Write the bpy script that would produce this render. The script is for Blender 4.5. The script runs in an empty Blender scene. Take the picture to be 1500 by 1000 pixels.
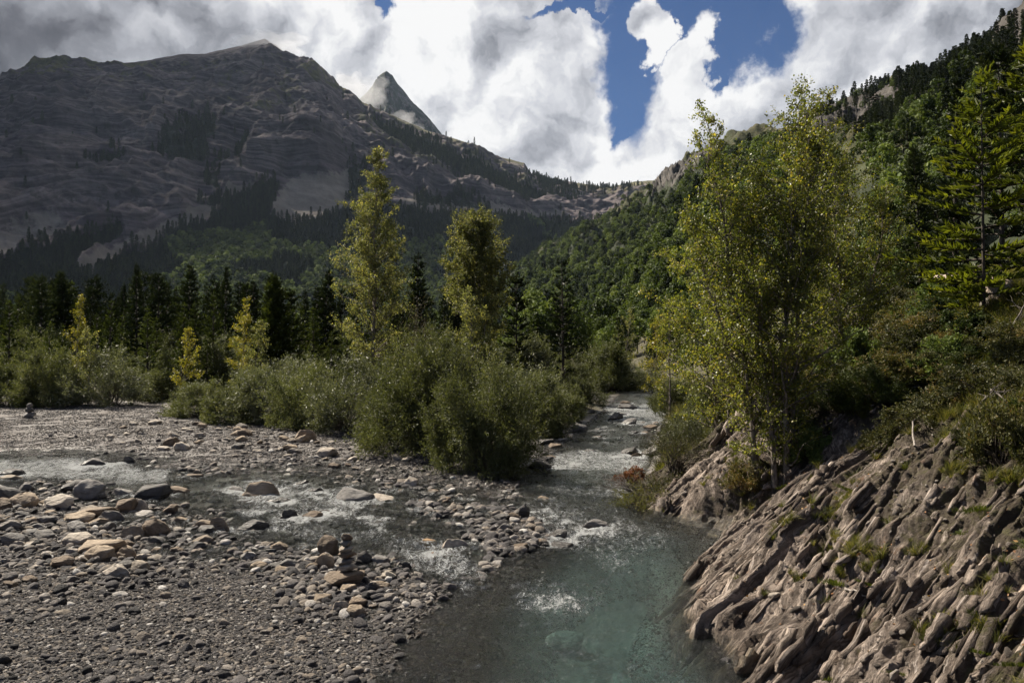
import bpy, math, random
import numpy as np

rng = np.random.default_rng(11)
random.seed(11)
scene = bpy.context.scene
COL = scene.collection
PI = math.pi

# ------------------------------------------------------------------ camera model (used to place things on the ground)
F = 1500 * 28 / 36.0
PITCH = math.atan(20 / F)
CAM = np.array([0.0, 0.0, 4.0])
_fw = np.array([0, math.cos(PITCH), math.sin(PITCH)])
_up = np.array([0, -math.sin(PITCH), math.cos(PITCH)])


def ray(px, py):
    d = np.array([(px - 750) / F, 0, 0]) + _up * ((500 - py) / F) + _fw
    return d / d[1]                      # scaled so that y advances by one metre


def project(P):
    r = P - CAM
    z = r @ _fw
    z = np.where(np.abs(z) < 1e-6, 1e-6, z)
    return 750 + F * r[:, 0] / z, 500 - F * (r @ _up) / z


# ------------------------------------------------------------------ noise
_r0 = np.random.default_rng(3)
_P = _r0.permutation(256)
_P = np.concatenate([_P, _P, _P]).astype(np.int32)
_G = _r0.normal(size=(256, 3))
_G = (_G / np.linalg.norm(_G, axis=1)[:, None]).astype(np.float32)


def perlin(x, y, z):
    x = np.asarray(x, np.float32); y = np.asarray(y, np.float32); z = np.asarray(z, np.float32)
    x, y, z = np.broadcast_arrays(x, y, z)
    fx = np.floor(x); fy = np.floor(y); fz = np.floor(z)
    xi = fx.astype(np.int32) & 255; yi = fy.astype(np.int32) & 255; zi = fz.astype(np.int32) & 255
    x = x - fx; y = y - fy; z = z - fz
    u = x * x * x * (x * (x * 6 - 15) + 10); v = y * y * y * (y * (y * 6 - 15) + 10); w = z * z * z * (z * (z * 6 - 15) + 10)
    out = 0
    for dx in (0, 1):
        wx = u if dx else 1 - u
        a = _P[xi + dx]
        for dy in (0, 1):
            wy = v if dy else 1 - v
            b = _P[a + yi + dy]
            for dz in (0, 1):
                wz = w if dz else 1 - w
                g = _G[_P[b + zi + dz]]
                out = out + wx * wy * wz * (g[..., 0] * (x - dx) + g[..., 1] * (y - dy) + g[..., 2] * (z - dz))
    return out * 1.6


def fbm(x, y, z, octv=4, gain=0.5, lac=2.03):
    a = 1.0; s = 0; f = 1.0
    for k in range(octv):
        s = s + a * perlin(x * f + 17.3 * k, y * f + 5.1 * k, z * f - 9.7 * k)
        a *= gain; f *= lac
    return s


def ridged(x, y, z, octv=4, gain=0.5, lac=2.03):
    a = 1.0; s = 0; f = 1.0
    for k in range(octv):
        s = s + a * (1 - 2 * np.abs(perlin(x * f + 31.3 * k, y * f + 15.1 * k, z * f - 3.7 * k)))
        a *= gain; f *= lac
    return s


def facets(u, v, seed, tilt=1.0):
    """flat chips: each jittered cell is a plane with its own height and tilt. Returns height and a per-cell random."""
    iu = np.floor(u); iv = np.floor(v)
    best = np.full(u.shape, 1e9); hgt = np.zeros(u.shape); cid = np.zeros(u.shape)

    def hh(a, b, k):
        w = np.sin(a * 127.1 + b * 311.7 + k * 74.7 + seed * 13.3) * 43758.5453
        return w - np.floor(w)
    for du in (-1, 0, 1):
        for dv in (-1, 0, 1):
            a = iu + du; b = iv + dv
            cx = a + hh(a, b, 1); cy_ = b + hh(a, b, 2)
            d = np.abs(u - cx) + np.abs(v - cy_) * .9 + .25 * np.maximum(np.abs(u - cx), np.abs(v - cy_))
            k = d < best
            best = np.where(k, d, best)
            h = (hh(a, b, 3) - .5) + tilt * ((hh(a, b, 4) - .5) * (u - cx) + (hh(a, b, 5) - .25) * (v - cy_))
            hgt = np.where(k, h, hgt); cid = np.where(k, hh(a, b, 6), cid)
    return hgt, cid


def sst(a, b, x):
    t = np.clip((x - a) / (b - a), 0, 1)
    return t * t * (3 - 2 * t)


def sd_poly(x, y, poly):
    """signed distance to a polygon, negative inside"""
    poly = np.asarray(poly, float)
    x = np.asarray(x, float); y = np.asarray(y, float)
    d2 = np.full(x.shape, 1e18); inside = np.zeros(x.shape, bool)
    n = len(poly)
    for i in range(n):
        ax, ay = poly[i]; bx, by = poly[(i + 1) % n]
        ex, ey = bx - ax, by - ay
        t = np.clip(((x - ax) * ex + (y - ay) * ey) / (ex * ex + ey * ey + 1e-12), 0, 1)
        d2 = np.minimum(d2, (x - ax - t * ex) ** 2 + (y - ay - t * ey) ** 2)
        c = ((ay > y) != (by > y)) & (x < (bx - ax) * (y - ay) / (by - ay + 1e-12) + ax)
        inside ^= c
    d = np.sqrt(d2)
    return np.where(inside, -d, d)


# ------------------------------------------------------------------ the valley floor as a height function
def base(y):
    y = np.asarray(y, float)
    return 0.006 * np.clip(y - 10, 0, 110) + 0.02 * np.clip(y - 120, 0, 1400)


def flat_pt(px, py, h=0.0):
    d = ray(px, py)
    t = 20.0
    for _ in range(30):
        t = (CAM[2] - h - float(base(t))) / max(1e-4, -d[2])
        t = min(max(t, 2), 400)
    return d[0] * t, t


_XE = np.array([(2, 2.1), (6, 2.55), (8, 2.8), (10, 2.95), (12.1, 2.7), (13.5, 3.1), (15.6, 3.9), (18.0, 4.9), (19.0, 4.1), (20.7, 3.4), (24, 3.7),
                (27, 4.4), (33, 5.7), (40, 7.4), (52, 10.2), (60, 12), (90, 17), (150, 22), (300, 30), (600, 30), (1500, 60)])
_XL = np.array([(2, -2.7), (5, -2.4), (9.7, -1.95), (12.3, -1.6), (15, -.8), (17, -.6), (20, -.5), (24, .2), (27.5, .9), (39, 3), (58, 7), (72, 9.5),
                (90, 14), (150, 18), (300, 26), (600, 26), (1500, 56)])


def xe(y):
    return np.interp(y, _XE[:, 0], _XE[:, 1])


def xl(y):
    return np.interp(y, _XL[:, 0], _XL[:, 1])


_ch = [(-260, 664), (0, 668), (80, 666), (200, 680), (330, 692), (450, 690), (560, 704), (640, 716), (790, 722), (800, 800), (740, 862), (680, 868), (610, 850),
       (555, 822), (455, 818), (385, 808), (325, 784), (285, 760), (200, 742), (130, 714), (60, 706), (0, 716), (-260, 730)]
CHAN = [flat_pt(*p) for p in _ch]
_isl = [(575, 735), (650, 728), (740, 738), (800, 760), (880, 772), (890, 800), (800, 815), (740, 820), (640, 780)]
ISLE = [flat_pt(*p) for p in _isl]
_edge = [(-400, 580), (0, 598), (120, 592), (240, 600), (260, 612), (420, 628), (540, 640), (620, 672), (700, 700), (760, 697), (800, 640), (880, 612), (900, 590), (700, 560), (300, 540), (-400, 540)]
THICK = [flat_pt(*p) for p in _edge]


def bank_profile(s, y):
    k = sst(21.5, 26, y)                      # 0 = rock outcrop, 1 = gentle bank upstream
    rock = 0.66 * np.clip(s, 0, 4.7) + 0.40 * np.clip(s - 4.7, 0, 40) + 0.06 * np.clip(s - 44.7, 0, 400)
    soft = 0.30 * np.clip(s, 0, 6) + 0.42 * np.clip(s - 6, 0, 38) + 0.06 * np.clip(s - 44, 0, 400)
    return rock * (1 - k) + soft * k


def H(x, y, detail=True, rockdrop=True):
    x = np.asarray(x, float); y = np.asarray(y, float)
    e = xe(y); l = xl(y)
    s = x - e
    q = np.clip((x - l) / (e - l), 0, 1)
    inmain = sst(-0.02, .10, q) * sst(1.0, 0.93, q)
    near = 1 - sst(19, 26, y)
    pool = 0.0 + 0.62 * sst(.22, .62, q) * sst(1.0, .70, q) * sst(19, 14, y) * sst(4, 9, y) + .16 * sst(-.05, .40, q)
    run = 0.10 + 0.16 * q * (1 - q) * 4
    dm = inmain * (pool * near + run * (1 - near))
    dc = sd_poly(x, y, CHAN)
    dch = 0.16 * sst(0.1, -1.6, dc) * (1 - inmain)
    di = sd_poly(x, y, ISLE)
    isle = 0.115 * sst(.3, -.8, di)
    dist = np.minimum(np.maximum(l - x, 0), np.maximum(dc, 0))
    dist = np.where(x > l, 0, dist)
    land = .005 + 0.35 * sst(0, 7, dist)
    land = np.where(x > l, 0, land)
    dt = sd_poly(x, y, THICK)
    land = land + .55 * sst(0.5, -4, dt) * (x < l + 1)
    far_land = sst(62, 90, y)
    h = base(y) + land - np.maximum(dm, dch) * (1 - .0 * far_land) + isle + np.where(s > 0, bank_profile(s, y), 0)
    if detail:
        n1 = fbm(x * .22, y * .22, 3.1, 3)
        n2 = fbm(x * .9, y * .9, 7.7, 3)
        amp = 1 - .75 * inmain * near
        h = h + (.07 * n1 + (.045 + .035 * sst(.5, -.5, dc)) * n2) * amp
        rough = sst(4, 8, s)
        h = h + rough * (.55 * fbm(x * .25, y * .25, 1.2, 3) + .12 * fbm(x * 1.1, y * 1.1, 4.2, 3))
    if rockdrop:
        h = h - 0.95 * sst(-.4, .3, s) * sst(5.4, 4.6, s) * sst(25.5, 23.5, y)
    return h


def hit(px, py, tmin=4, tmax=420):
    """where a pixel's sight line meets the ground"""
    d = ray(px, py)
    t = np.concatenate([np.arange(tmin, 60, .02), np.arange(60, tmax, .2)])
    P = CAM[None] + t[:, None] * d[None]
    below = P[:, 2] < np.maximum(H(P[:, 0], P[:, 1], True, False), np.where(P[:, 0] < xe(P[:, 1]), -9, -9))
    i = int(np.argmax(below)) if below.any() else len(t) - 1
    return P[i]


def unit(a):
    return a / (np.linalg.norm(a, axis=-1, keepdims=True) + 1e-9)


# ------------------------------------------------------------------ mesh helpers
def mesh_np(name, V, faces, mat=None, attrs=None, smooth=True):
    me = bpy.data.meshes.new(name)
    V = np.ascontiguousarray(V, np.float32)
    if not isinstance(faces, (list, tuple)):
        faces = [faces]
    faces = [np.asarray(f, np.int32) for f in faces if f is not None and len(f)]
    me.vertices.add(len(V)); me.vertices.foreach_set('co', V.ravel())
    nl = sum(f.size for f in faces); nf = sum(len(f) for f in faces)
    if nf:
        me.loops.add(nl); me.polygons.add(nf)
        me.loops.foreach_set('vertex_index', np.concatenate([f.ravel() for f in faces]))
        ls = []; o = 0
        for f in faces:
            ls.append(o + np.arange(len(f)) * f.shape[1]); o += f.size
        me.polygons.foreach_set('loop_start', np.concatenate(ls).astype(np.int32))
        if smooth:
            me.polygons.foreach_set('use_smooth', np.ones(nf, bool))
    for k, a in (attrs or {}).items():
        a = np.ascontiguousarray(a)
        if a.ndim == 1 and a.dtype.kind == 'i':
            at = me.attributes.new(k, 'INT', 'POINT'); at.data.foreach_set('value', a.astype(np.int32))
        elif a.ndim == 1:
            at = me.attributes.new(k, 'FLOAT', 'POINT'); at.data.foreach_set('value', a.astype(np.float32))
        else:
            at = me.attributes.new(k, 'FLOAT_VECTOR', 'POINT'); at.data.foreach_set('vector', a.astype(np.float32).ravel())
    me.update(calc_edges=True)
    if mat:
        me.materials.append(mat)
    return me


def grid_faces(nr, nc):
    i = np.arange(nr * nc).reshape(nr, nc)
    return np.stack([i[:-1, :-1], i[:-1, 1:], i[1:, 1:], i[1:, :-1]], -1).reshape(-1, 4)


def link(name, me, parent=None):
    o = bpy.data.objects.new(name, me); COL.objects.link(o)
    if parent:
        o.parent = parent
    return o


def tag(o, label, cat, group=None, kind=None):
    o['label'] = label; o['category'] = cat
    if group: o['group'] = group
    if kind: o['kind'] = kind
    return o


def structure(name, me):
    o = link(name, me); o['kind'] = 'structure'
    return o


def thing(name, loc, label, cat, group=None, rotz=0, scale=1):
    o = bpy.data.objects.new(name, None); COL.objects.link(o)
    o.empty_display_size = .2
    o.location = loc; o.rotation_euler = (0, 0, rotz)
    o.scale = (scale,) * 3 if np.isscalar(scale) else scale
    return tag(o, label, cat, group)


def build_plant(name, parts, loc, label, cat, group=None, rotz=0, scale=1):
    """parts: [(part name, mesh)] sharing mesh data between copies"""
    t = thing(name, loc, label, cat, group, rotz, scale)
    for pn, me in parts:
        link(pn, me, t)
    return t


# ------------------------------------------------------------------ node helpers
def new_mat(name):
    m = bpy.data.materials.new(name); m.use_nodes = True
    nt = m.node_tree; nt.nodes.clear()
    return m, nt


def nd(nt, typ, ins=None, **props):
    n = nt.nodes.new(typ)
    for k, v in props.items():
        setattr(n, k, v)
    for k, v in (ins or {}).items():
        s = n.inputs[k]
        if isinstance(v, bpy.types.NodeSocket):
            nt.links.new(v, s)
        else:
            s.default_value = v
    return n


def M_(nt, op, a, b=0.0, c=0.0, clamp=False):
    n = nd(nt, 'ShaderNodeMath', operation=op, use_clamp=clamp)
    for i, v in enumerate((a, b, c)):
        if isinstance(v, bpy.types.NodeSocket): nt.links.new(v, n.inputs[i])
        else: n.inputs[i].default_value = v
    return n.outputs[0]


def V_(nt, op, a, b=(0, 0, 0), s=None):
    n = nd(nt, 'ShaderNodeVectorMath', operation=op)
    for i, v in enumerate((a, b)):
        if isinstance(v, bpy.types.NodeSocket): nt.links.new(v, n.inputs[i])
        else: n.inputs[i].default_value = v
    if s is not None:
        if isinstance(s, bpy.types.NodeSocket): nt.links.new(s, n.inputs['Scale'])
        else: n.inputs['Scale'].default_value = s
    return n


def mixc(nt, f, a, b, mode='MIX'):
    n = nd(nt, 'ShaderNodeMix', data_type='RGBA', blend_type=mode)
    for i, v in ((0, f), (6, a), (7, b)):
        if isinstance(v, bpy.types.NodeSocket): nt.links.new(v, n.inputs[i])
        elif i == 0: n.inputs[0].default_value = v
        else: n.inputs[i].default_value = tuple(v) + ((1,) if len(v) == 3 else ())
    return n.outputs[2]


def ramp(nt, f, stops, interp='LINEAR'):
    n = nd(nt, 'ShaderNodeValToRGB', {0: f})
    r = n.color_ramp; r.interpolation = interp
    while len(r.elements) < len(stops):
        r.elements.new(.5)
    for e, (p, c) in zip(r.elements, stops):
        e.position = p
        e.color = (c, c, c, 1) if np.isscalar(c) else tuple(c) + (1,)
    return n.outputs[0]


def mrange(nt, v, a, b, c=0.0, d=1.0, smooth=True):
    n = nd(nt, 'ShaderNodeMapRange', {0: v, 1: a, 2: b, 3: c, 4: d}, interpolation_type='SMOOTHSTEP' if smooth else 'LINEAR')
    return n.outputs[0]


def noise(nt, vec, scale, detail=4, rough=.55, dist=0.0, out=0):
    n = nd(nt, 'ShaderNodeTexNoise', {'Scale': scale, 'Detail': detail, 'Roughness': rough, 'Distortion': dist})
    if vec is not None: nt.links.new(vec, n.inputs['Vector'])
    return n.outputs[out]


def attr(nt, name, out='Fac'):
    return nd(nt, 'ShaderNodeAttribute', attribute_name=name).outputs[out]


def objvec(nt):
    return nd(nt, 'ShaderNodeTexCoord').outputs['Object']


def outp(nt, surf):
    o = nd(nt, 'ShaderNodeOutputMaterial'); nt.links.new(surf, o.inputs['Surface'])


def bump(nt, h, strength=.5, dist=.05):
    return nd(nt, 'ShaderNodeBump', {'Strength': strength, 'Distance': dist, 'Height': h}).outputs[0]


def principled(nt, col, rough=.8, normal=None, spec=.3):
    b = nd(nt, 'ShaderNodeBsdfPrincipled')
    for k, v in (('Base Color', col), ('Roughness', rough), ('Normal', normal), ('Specular IOR Level', spec)):
        if v is None: continue
        if isinstance(v, bpy.types.NodeSocket): nt.links.new(v, b.inputs[k])
        else: b.inputs[k].default_value = tuple(v) + (1,) if k == 'Base Color' else v
    return b.outputs[0]


# ------------------------------------------------------------------ materials
def mat_ground():
    m, nt = new_mat('valley_ground')
    co = objvec(nt)
    v1 = nd(nt, 'ShaderNodeTexVoronoi', {'Vector': co, 'Scale': 34.0})
    v2 = nd(nt, 'ShaderNodeTexVoronoi', {'Vector': co, 'Scale': 90.0})
    r1 = nd(nt, 'ShaderNodeSeparateColor', {0: v1.outputs['Color']}).outputs[0]
    r2 = nd(nt, 'ShaderNodeSeparateColor', {0: v2.outputs['Color']}).outputs[0]
    stops = [(0, (.035, .032, .032)), (.35, (.095, .088, .088)), (.6, (.145, .134, .132)), (.8, (.185, .168, .155)), (.94, (.2, .185, .17)), (1, (.4, .38, .36))]
    c = mixc(nt, .5, ramp(nt, r1, stops), ramp(nt, r2, stops))
    big = noise(nt, co, .35, 4)
    c = mixc(nt, mrange(nt, big, .35, .7), c, mixc(nt, .6, c, (.12, .10, .085)))
    wet = attr(nt, 'wet')
    c = mixc(nt, wet, c, mixc(nt, 1.0, c, (.55, .53, .50), 'MULTIPLY'))
    c = mixc(nt, M_(nt, 'MULTIPLY', attr(nt, 'silt'), .75), c, mixc(nt, .2, (.42, .42, .36), c))   # pale silt on the pool floor
    veg = attr(nt, 'veg')
    vn = noise(nt, co, 1.6, 6, .65)
    vc = ramp(nt, vn, [(.3, (.028, .022, .014)), (.5, (.052, .042, .022)), (.62, (.06, .062, .022)), (.8, (.09, .07, .036))])
    vmix = mrange(nt, M_(nt, 'ADD', veg, M_(nt, 'MULTIPLY', M_(nt, 'SUBTRACT', noise(nt, co, 3.0, 5, .6), .5), .7)), .3, .7)
    c = mixc(nt, vmix, c, vc)
    hgt = M_(nt, 'ADD', M_(nt, 'MULTIPLY', v1.outputs['Distance'], -1.0), M_(nt, 'MULTIPLY', v2.outputs['Distance'], -.5))
    hgt = M_(nt, 'ADD', hgt, noise(nt, co, 60, 4))
    rough = M_(nt, 'SUBTRACT', .88, M_(nt, 'MULTIPLY', wet, .5))
    outp(nt, principled(nt, c, rough, bump(nt, hgt, .6, .02)))
    return m


def mat_stone(name, stops, wetf=0.0, rscale=1.0):
    """river stone: per-object colour from the Object Info random, veins and speckle on top"""
    m, nt = new_mat(name)
    co = objvec(nt)
    oi = nd(nt, 'ShaderNodeObjectInfo')
    rnd = oi.outputs['Random']
    sh = V_(nt, 'ADD', co, nd(nt, 'ShaderNodeCombineXYZ', {0: M_(nt, 'MULTIPLY', rnd, 37.0), 1: M_(nt, 'MULTIPLY', rnd, 11.0), 2: 0.0}).outputs[0]).outputs[0]
    c = ramp(nt, rnd, stops)
    n1 = noise(nt, sh, 2.2 * rscale, 6, .62)
    c = mixc(nt, mrange(nt, n1, .35, .7), mixc(nt, 1.0, c, (.62, .6, .58), 'MULTIPLY'), c)
    sp = noise(nt, sh, 16 * rscale, 4, .7)
    c = mixc(nt, mrange(nt, sp, .55, .75, 0, .55), c, mixc(nt, 1.0, c, (1.55, 1.5, 1.42), 'MULTIPLY'))
    mp = nd(nt, 'ShaderNodeMapping', {'Vector': sh, 'Rotation': (.5, .8, .2), 'Scale': (1, 1, 9)})
    band = noise(nt, mp.outputs[0], 1.6 * rscale, 3, .5)
    c = mixc(nt, mrange(nt, band, .55, .68, 0, .5), c, mixc(nt, 1.0, c, (.55, .53, .52), 'MULTIPLY'))
    # waterline: the part of a river stone below the splash height stays wet
    pos = nd(nt, 'ShaderNodeSeparateXYZ', {0: nd(nt, 'ShaderNodeNewGeometry').outputs['Position']})
    lvl = M_(nt, 'MULTIPLY', M_(nt, 'SUBTRACT', pos.outputs[1], 10.0), .006)
    zz = M_(nt, 'SUBTRACT', pos.outputs[2], lvl)
    wet = mrange(nt, M_(nt, 'ADD', zz, M_(nt, 'MULTIPLY', M_(nt, 'SUBTRACT', n1, .5), .1)), .02 + wetf, .09 + wetf, 1, 0)
    c = mixc(nt, wet, c, mixc(nt, 1.0, c, (.52, .50, .48), 'MULTIPLY'))
    rough = M_(nt, 'SUBTRACT', .8, M_(nt, 'MULTIPLY', wet, .55))
    hb = M_(nt, 'ADD', noise(nt, sh, 7 * rscale, 6, .65), M_(nt, 'MULTIPLY', band, .6))
    outp(nt, principled(nt, c, rough, bump(nt, hb, .75, .08)))
    return m


GREY_STOPS = [(0, (.06, .058, .058)), (.3, (.13, .125, .12)), (.5, (.19, .175, .16)), (.7, (.27, .22, .165)), (.85, (.33, .285, .23)), (.95, (.40, .37, .34)), (1, (.52, .5, .47))]


def mat_plain_stone(name, col, wetf=0.0):
    c = np.array(col)
    return mat_stone(name, [(0, tuple(c * .85)), (.5, tuple(c)), (1, tuple(c * 1.15))], wetf)


def mat_bedrock():
    m, nt = new_mat('bedrock')
    co = objvec(nt)
    bed = attr(nt, 'bed', 'Vector')          # (along the beds, across the beds, out of the face)
    mp = nd(nt, 'ShaderNodeMapping', {'Vector': bed, 'Scale': (.30, 2.6, 1.2)})
    lam = noise(nt, mp.outputs[0], 2.0, 7, .66, .25)
    mp2 = nd(nt, 'ShaderNodeMapping', {'Vector': bed, 'Scale': (.9, 11, 5)})
    fine = noise(nt, mp2.outputs[0], 2.6, 6, .7)
    c = ramp(nt, lam, [(.28, (.045, .034, .026)), (.41, (.125, .10, .082)), (.52, (.37, .31, .262)), (.62, (.19, .155, .13)), (.76, (.48, .41, .355))])
    c = mixc(nt, mrange(nt, fine, .40, .60, .8, 0), c, (.06, .046, .036))
    pale = noise(nt, co, 1.1, 4, .6)
    c = mixc(nt, mrange(nt, pale, .52, .72, 0, .55), c, (.43, .375, .335))
    chip = attr(nt, 'chip')
    c = mixc(nt, 1.0, c, ramp(nt, chip, [(.2, (.42, .38, .35)), (.5, (.80, .77, .75)), (.8, (1.15, 1.12, 1.1))]), 'MULTIPLY')
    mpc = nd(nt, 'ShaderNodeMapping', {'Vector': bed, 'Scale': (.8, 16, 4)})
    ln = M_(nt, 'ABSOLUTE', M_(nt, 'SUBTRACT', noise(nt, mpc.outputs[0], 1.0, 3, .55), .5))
    c = mixc(nt, mrange(nt, ln, .0, .028, .85, 0), c, (.040, .030, .023))        # dark bedding lines painted in for crevice shade
    c = mixc(nt, M_(nt, 'MULTIPLY', attr(nt, 'crack'), .8), c, (.045, .034, .026))  # carved grooves darkened as well, shade put into their colour
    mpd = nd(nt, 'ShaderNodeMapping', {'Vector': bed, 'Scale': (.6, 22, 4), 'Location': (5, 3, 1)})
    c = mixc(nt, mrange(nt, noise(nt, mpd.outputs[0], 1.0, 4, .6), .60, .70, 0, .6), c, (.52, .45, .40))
    rust = noise(nt, co, 2.4, 5, .65)
    c = mixc(nt, mrange(nt, rust, .60, .72, 0, .55), c, (.17, .095, .055))
    soil = attr(nt, 'soil')
    sn = noise(nt, co, 4.0, 6, .7)
    sm = mrange(nt, M_(nt, 'ADD', soil, M_(nt, 'MULTIPLY', M_(nt, 'SUBTRACT', sn, .5), 1.1)), .4, .62)
    sc_ = ramp(nt, noise(nt, co, 7, 5, .7), [(.3, (.03, .022, .015)), (.5, (.055, .042, .027)), (.65, (.06, .055, .022)), (.8, (.085, .06, .04))])
    c = mixc(nt, sm, c, sc_)
    wet = attr(nt, 'wet')
    c = mixc(nt, wet, c, mixc(nt, 1.0, c, (.58, .55, .42), 'MULTIPLY'))
    hb = M_(nt, 'ADD', M_(nt, 'MULTIPLY', lam, 1.3), M_(nt, 'ADD', fine, noise(nt, co, 26, 5, .7)))
    outp(nt, principled(nt, c, M_(nt, 'SUBTRACT', .86, M_(nt, 'MULTIPLY', wet, .45)), bump(nt, hb, .8, .07)))
    return m


def mat_mountain():
    m, nt = new_mat('limestone_mountain')
    co = objvec(nt)
    wrp = V_(nt, 'SUBTRACT', noise(nt, co, .0011, 3, .5, 0, 1), (.5, .5, .5)).outputs[0]
    cow = V_(nt, 'ADD', co, V_(nt, 'MULTIPLY', wrp, (300, 300, 620)).outputs[0]).outputs[0]
    mp = nd(nt, 'ShaderNodeMapping', {'Vector': cow, 'Rotation': (0, .14, 0), 'Scale': (.0022, .0022, .030)})
    st = noise(nt, mp.outputs[0], 1.0, 8, .68, .6)
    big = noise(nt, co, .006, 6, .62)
    fine = noise(nt, co, .05, 6, .7)
    c = ramp(nt, st, [(.30, (.055, .050, .050)), (.43, (.115, .104, .102)), (.52, (.205, .186, .175)), (.60, (.125, .114, .112)), (.72, (.26, .236, .22))])
    mps = nd(nt, 'ShaderNodeMapping', {'Vector': cow, 'Rotation': (0, .14, 0), 'Scale': (.004, .004, .085)})
    st2 = noise(nt, mps.outputs[0], 1.0, 5, .6, .4)
    c = mixc(nt, mrange(nt, st2, .42, .56, .6, 0), c, (.058, .053, .054))
    c = mixc(nt, mrange(nt, st2, .58, .68, 0, .5), c, (.30, .275, .26))
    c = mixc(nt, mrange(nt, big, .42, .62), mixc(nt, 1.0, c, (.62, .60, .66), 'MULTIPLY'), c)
    c = mixc(nt, mrange(nt, fine, .5, .68, 0, .65), c, (.05, .052, .04))
    tn = M_(nt, 'MULTIPLY', M_(nt, 'SUBTRACT', noise(nt, co, .022, 7, .7), .5), 1.6)
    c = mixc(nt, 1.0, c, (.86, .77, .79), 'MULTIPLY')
    gr = mrange(nt, M_(nt, 'ADD', attr(nt, 'grass'), tn), .42, .62)
    c = mixc(nt, gr, c, ramp(nt, noise(nt, co, .03, 5, .65), [(.35, (.055, .055, .028)), (.55, (.10, .092, .045)), (.7, (.155, .135, .07))]))
    scr = mrange(nt, M_(nt, 'ADD', attr(nt, 'scree'), tn), .40, .62)
    c = mixc(nt, scr, c, ramp(nt, noise(nt, co, .018, 6, .6), [(.35, (.15, .128, .108)), (.6, (.235, .205, .175)), (.75, (.16, .14, .10))]))
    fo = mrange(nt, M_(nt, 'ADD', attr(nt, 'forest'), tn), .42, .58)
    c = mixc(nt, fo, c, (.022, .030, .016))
    hb = M_(nt, 'ADD', M_(nt, 'MULTIPLY', st, 1.0), M_(nt, 'MULTIPLY', fine, .6))
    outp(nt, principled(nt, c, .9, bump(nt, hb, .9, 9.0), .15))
    return m


def mat_hillside():
    m, nt = new_mat('hillside_turf')
    co = objvec(nt)
    n1 = noise(nt, co, .02, 6, .65)
    n2 = noise(nt, co, .15, 6, .7)
    c = ramp(nt, n2, [(.3, (.022, .026, .010)), (.5, (.042, .04, .017)), (.66, (.075, .062, .03)), (.8, (.055, .042, .024))])
    c = mixc(nt, mrange(nt, n1, .4, .62), c, (.045, .052, .02))
    mp = nd(nt, 'ShaderNodeMapping', {'Vector': co, 'Scale': (.02, .02, .16)})
    st = noise(nt, mp.outputs[0], 1.0, 7, .65, .4)
    rc = ramp(nt, st, [(.32, (.026, .024, .022)), (.5, (.06, .054, .049)), (.7, (.10, .089, .08))])
    rk = mrange(nt, M_(nt, 'ADD', attr(nt, 'rock'), M_(nt, 'MULTIPLY', M_(nt, 'SUBTRACT', noise(nt, co, .05, 6, .7), .5), 1.5)), .42, .6)
    c = mixc(nt, rk, c, rc)
    c = mixc(nt, mrange(nt, attr(nt, 'forest'), .3, .7), c, (.022, .028, .012))
    outp(nt, principled(nt, c, .9, bump(nt, M_(nt, 'ADD', st, n2), .8, 1.6), .15))
    return m


def mat_leaf(name, stops, trans=.35, rough=.5, spec=.35, hue=.0, vary=.4):
    m, nt = new_mat(name)
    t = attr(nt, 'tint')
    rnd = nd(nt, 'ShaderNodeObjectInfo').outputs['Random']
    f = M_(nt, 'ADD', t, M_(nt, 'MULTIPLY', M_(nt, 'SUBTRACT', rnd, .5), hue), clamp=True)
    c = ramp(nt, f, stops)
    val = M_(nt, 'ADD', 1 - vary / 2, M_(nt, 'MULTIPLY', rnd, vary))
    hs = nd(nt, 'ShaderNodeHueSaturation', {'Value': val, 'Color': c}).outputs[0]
    p = principled(nt, hs, rough, None, spec)
    tr = nd(nt, 'ShaderNodeBsdfTranslucent', {'Color': mixc(nt, 1.0, hs, (1.25, 1.3, .6), 'MULTIPLY')}).outputs[0]
    mx = nd(nt, 'ShaderNodeMixShader', {0: trans, 1: p, 2: tr}).outputs[0]
    outp(nt, mx)
    return m


def mat_bark(name, c1, c2, scale=(6, 6, 1.5)):
    m, nt = new_mat(name)
    co = objvec(nt)
    mp = nd(nt, 'ShaderNodeMapping', {'Vector': co, 'Scale': scale})
    n = noise(nt, mp.outputs[0], 2.0, 5, .7)
    c = ramp(nt, n, [(.38, c1), (.62, c2)])
    outp(nt, principled(nt, c, .85, bump(nt, n, .6, .02)))
    return m


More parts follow.
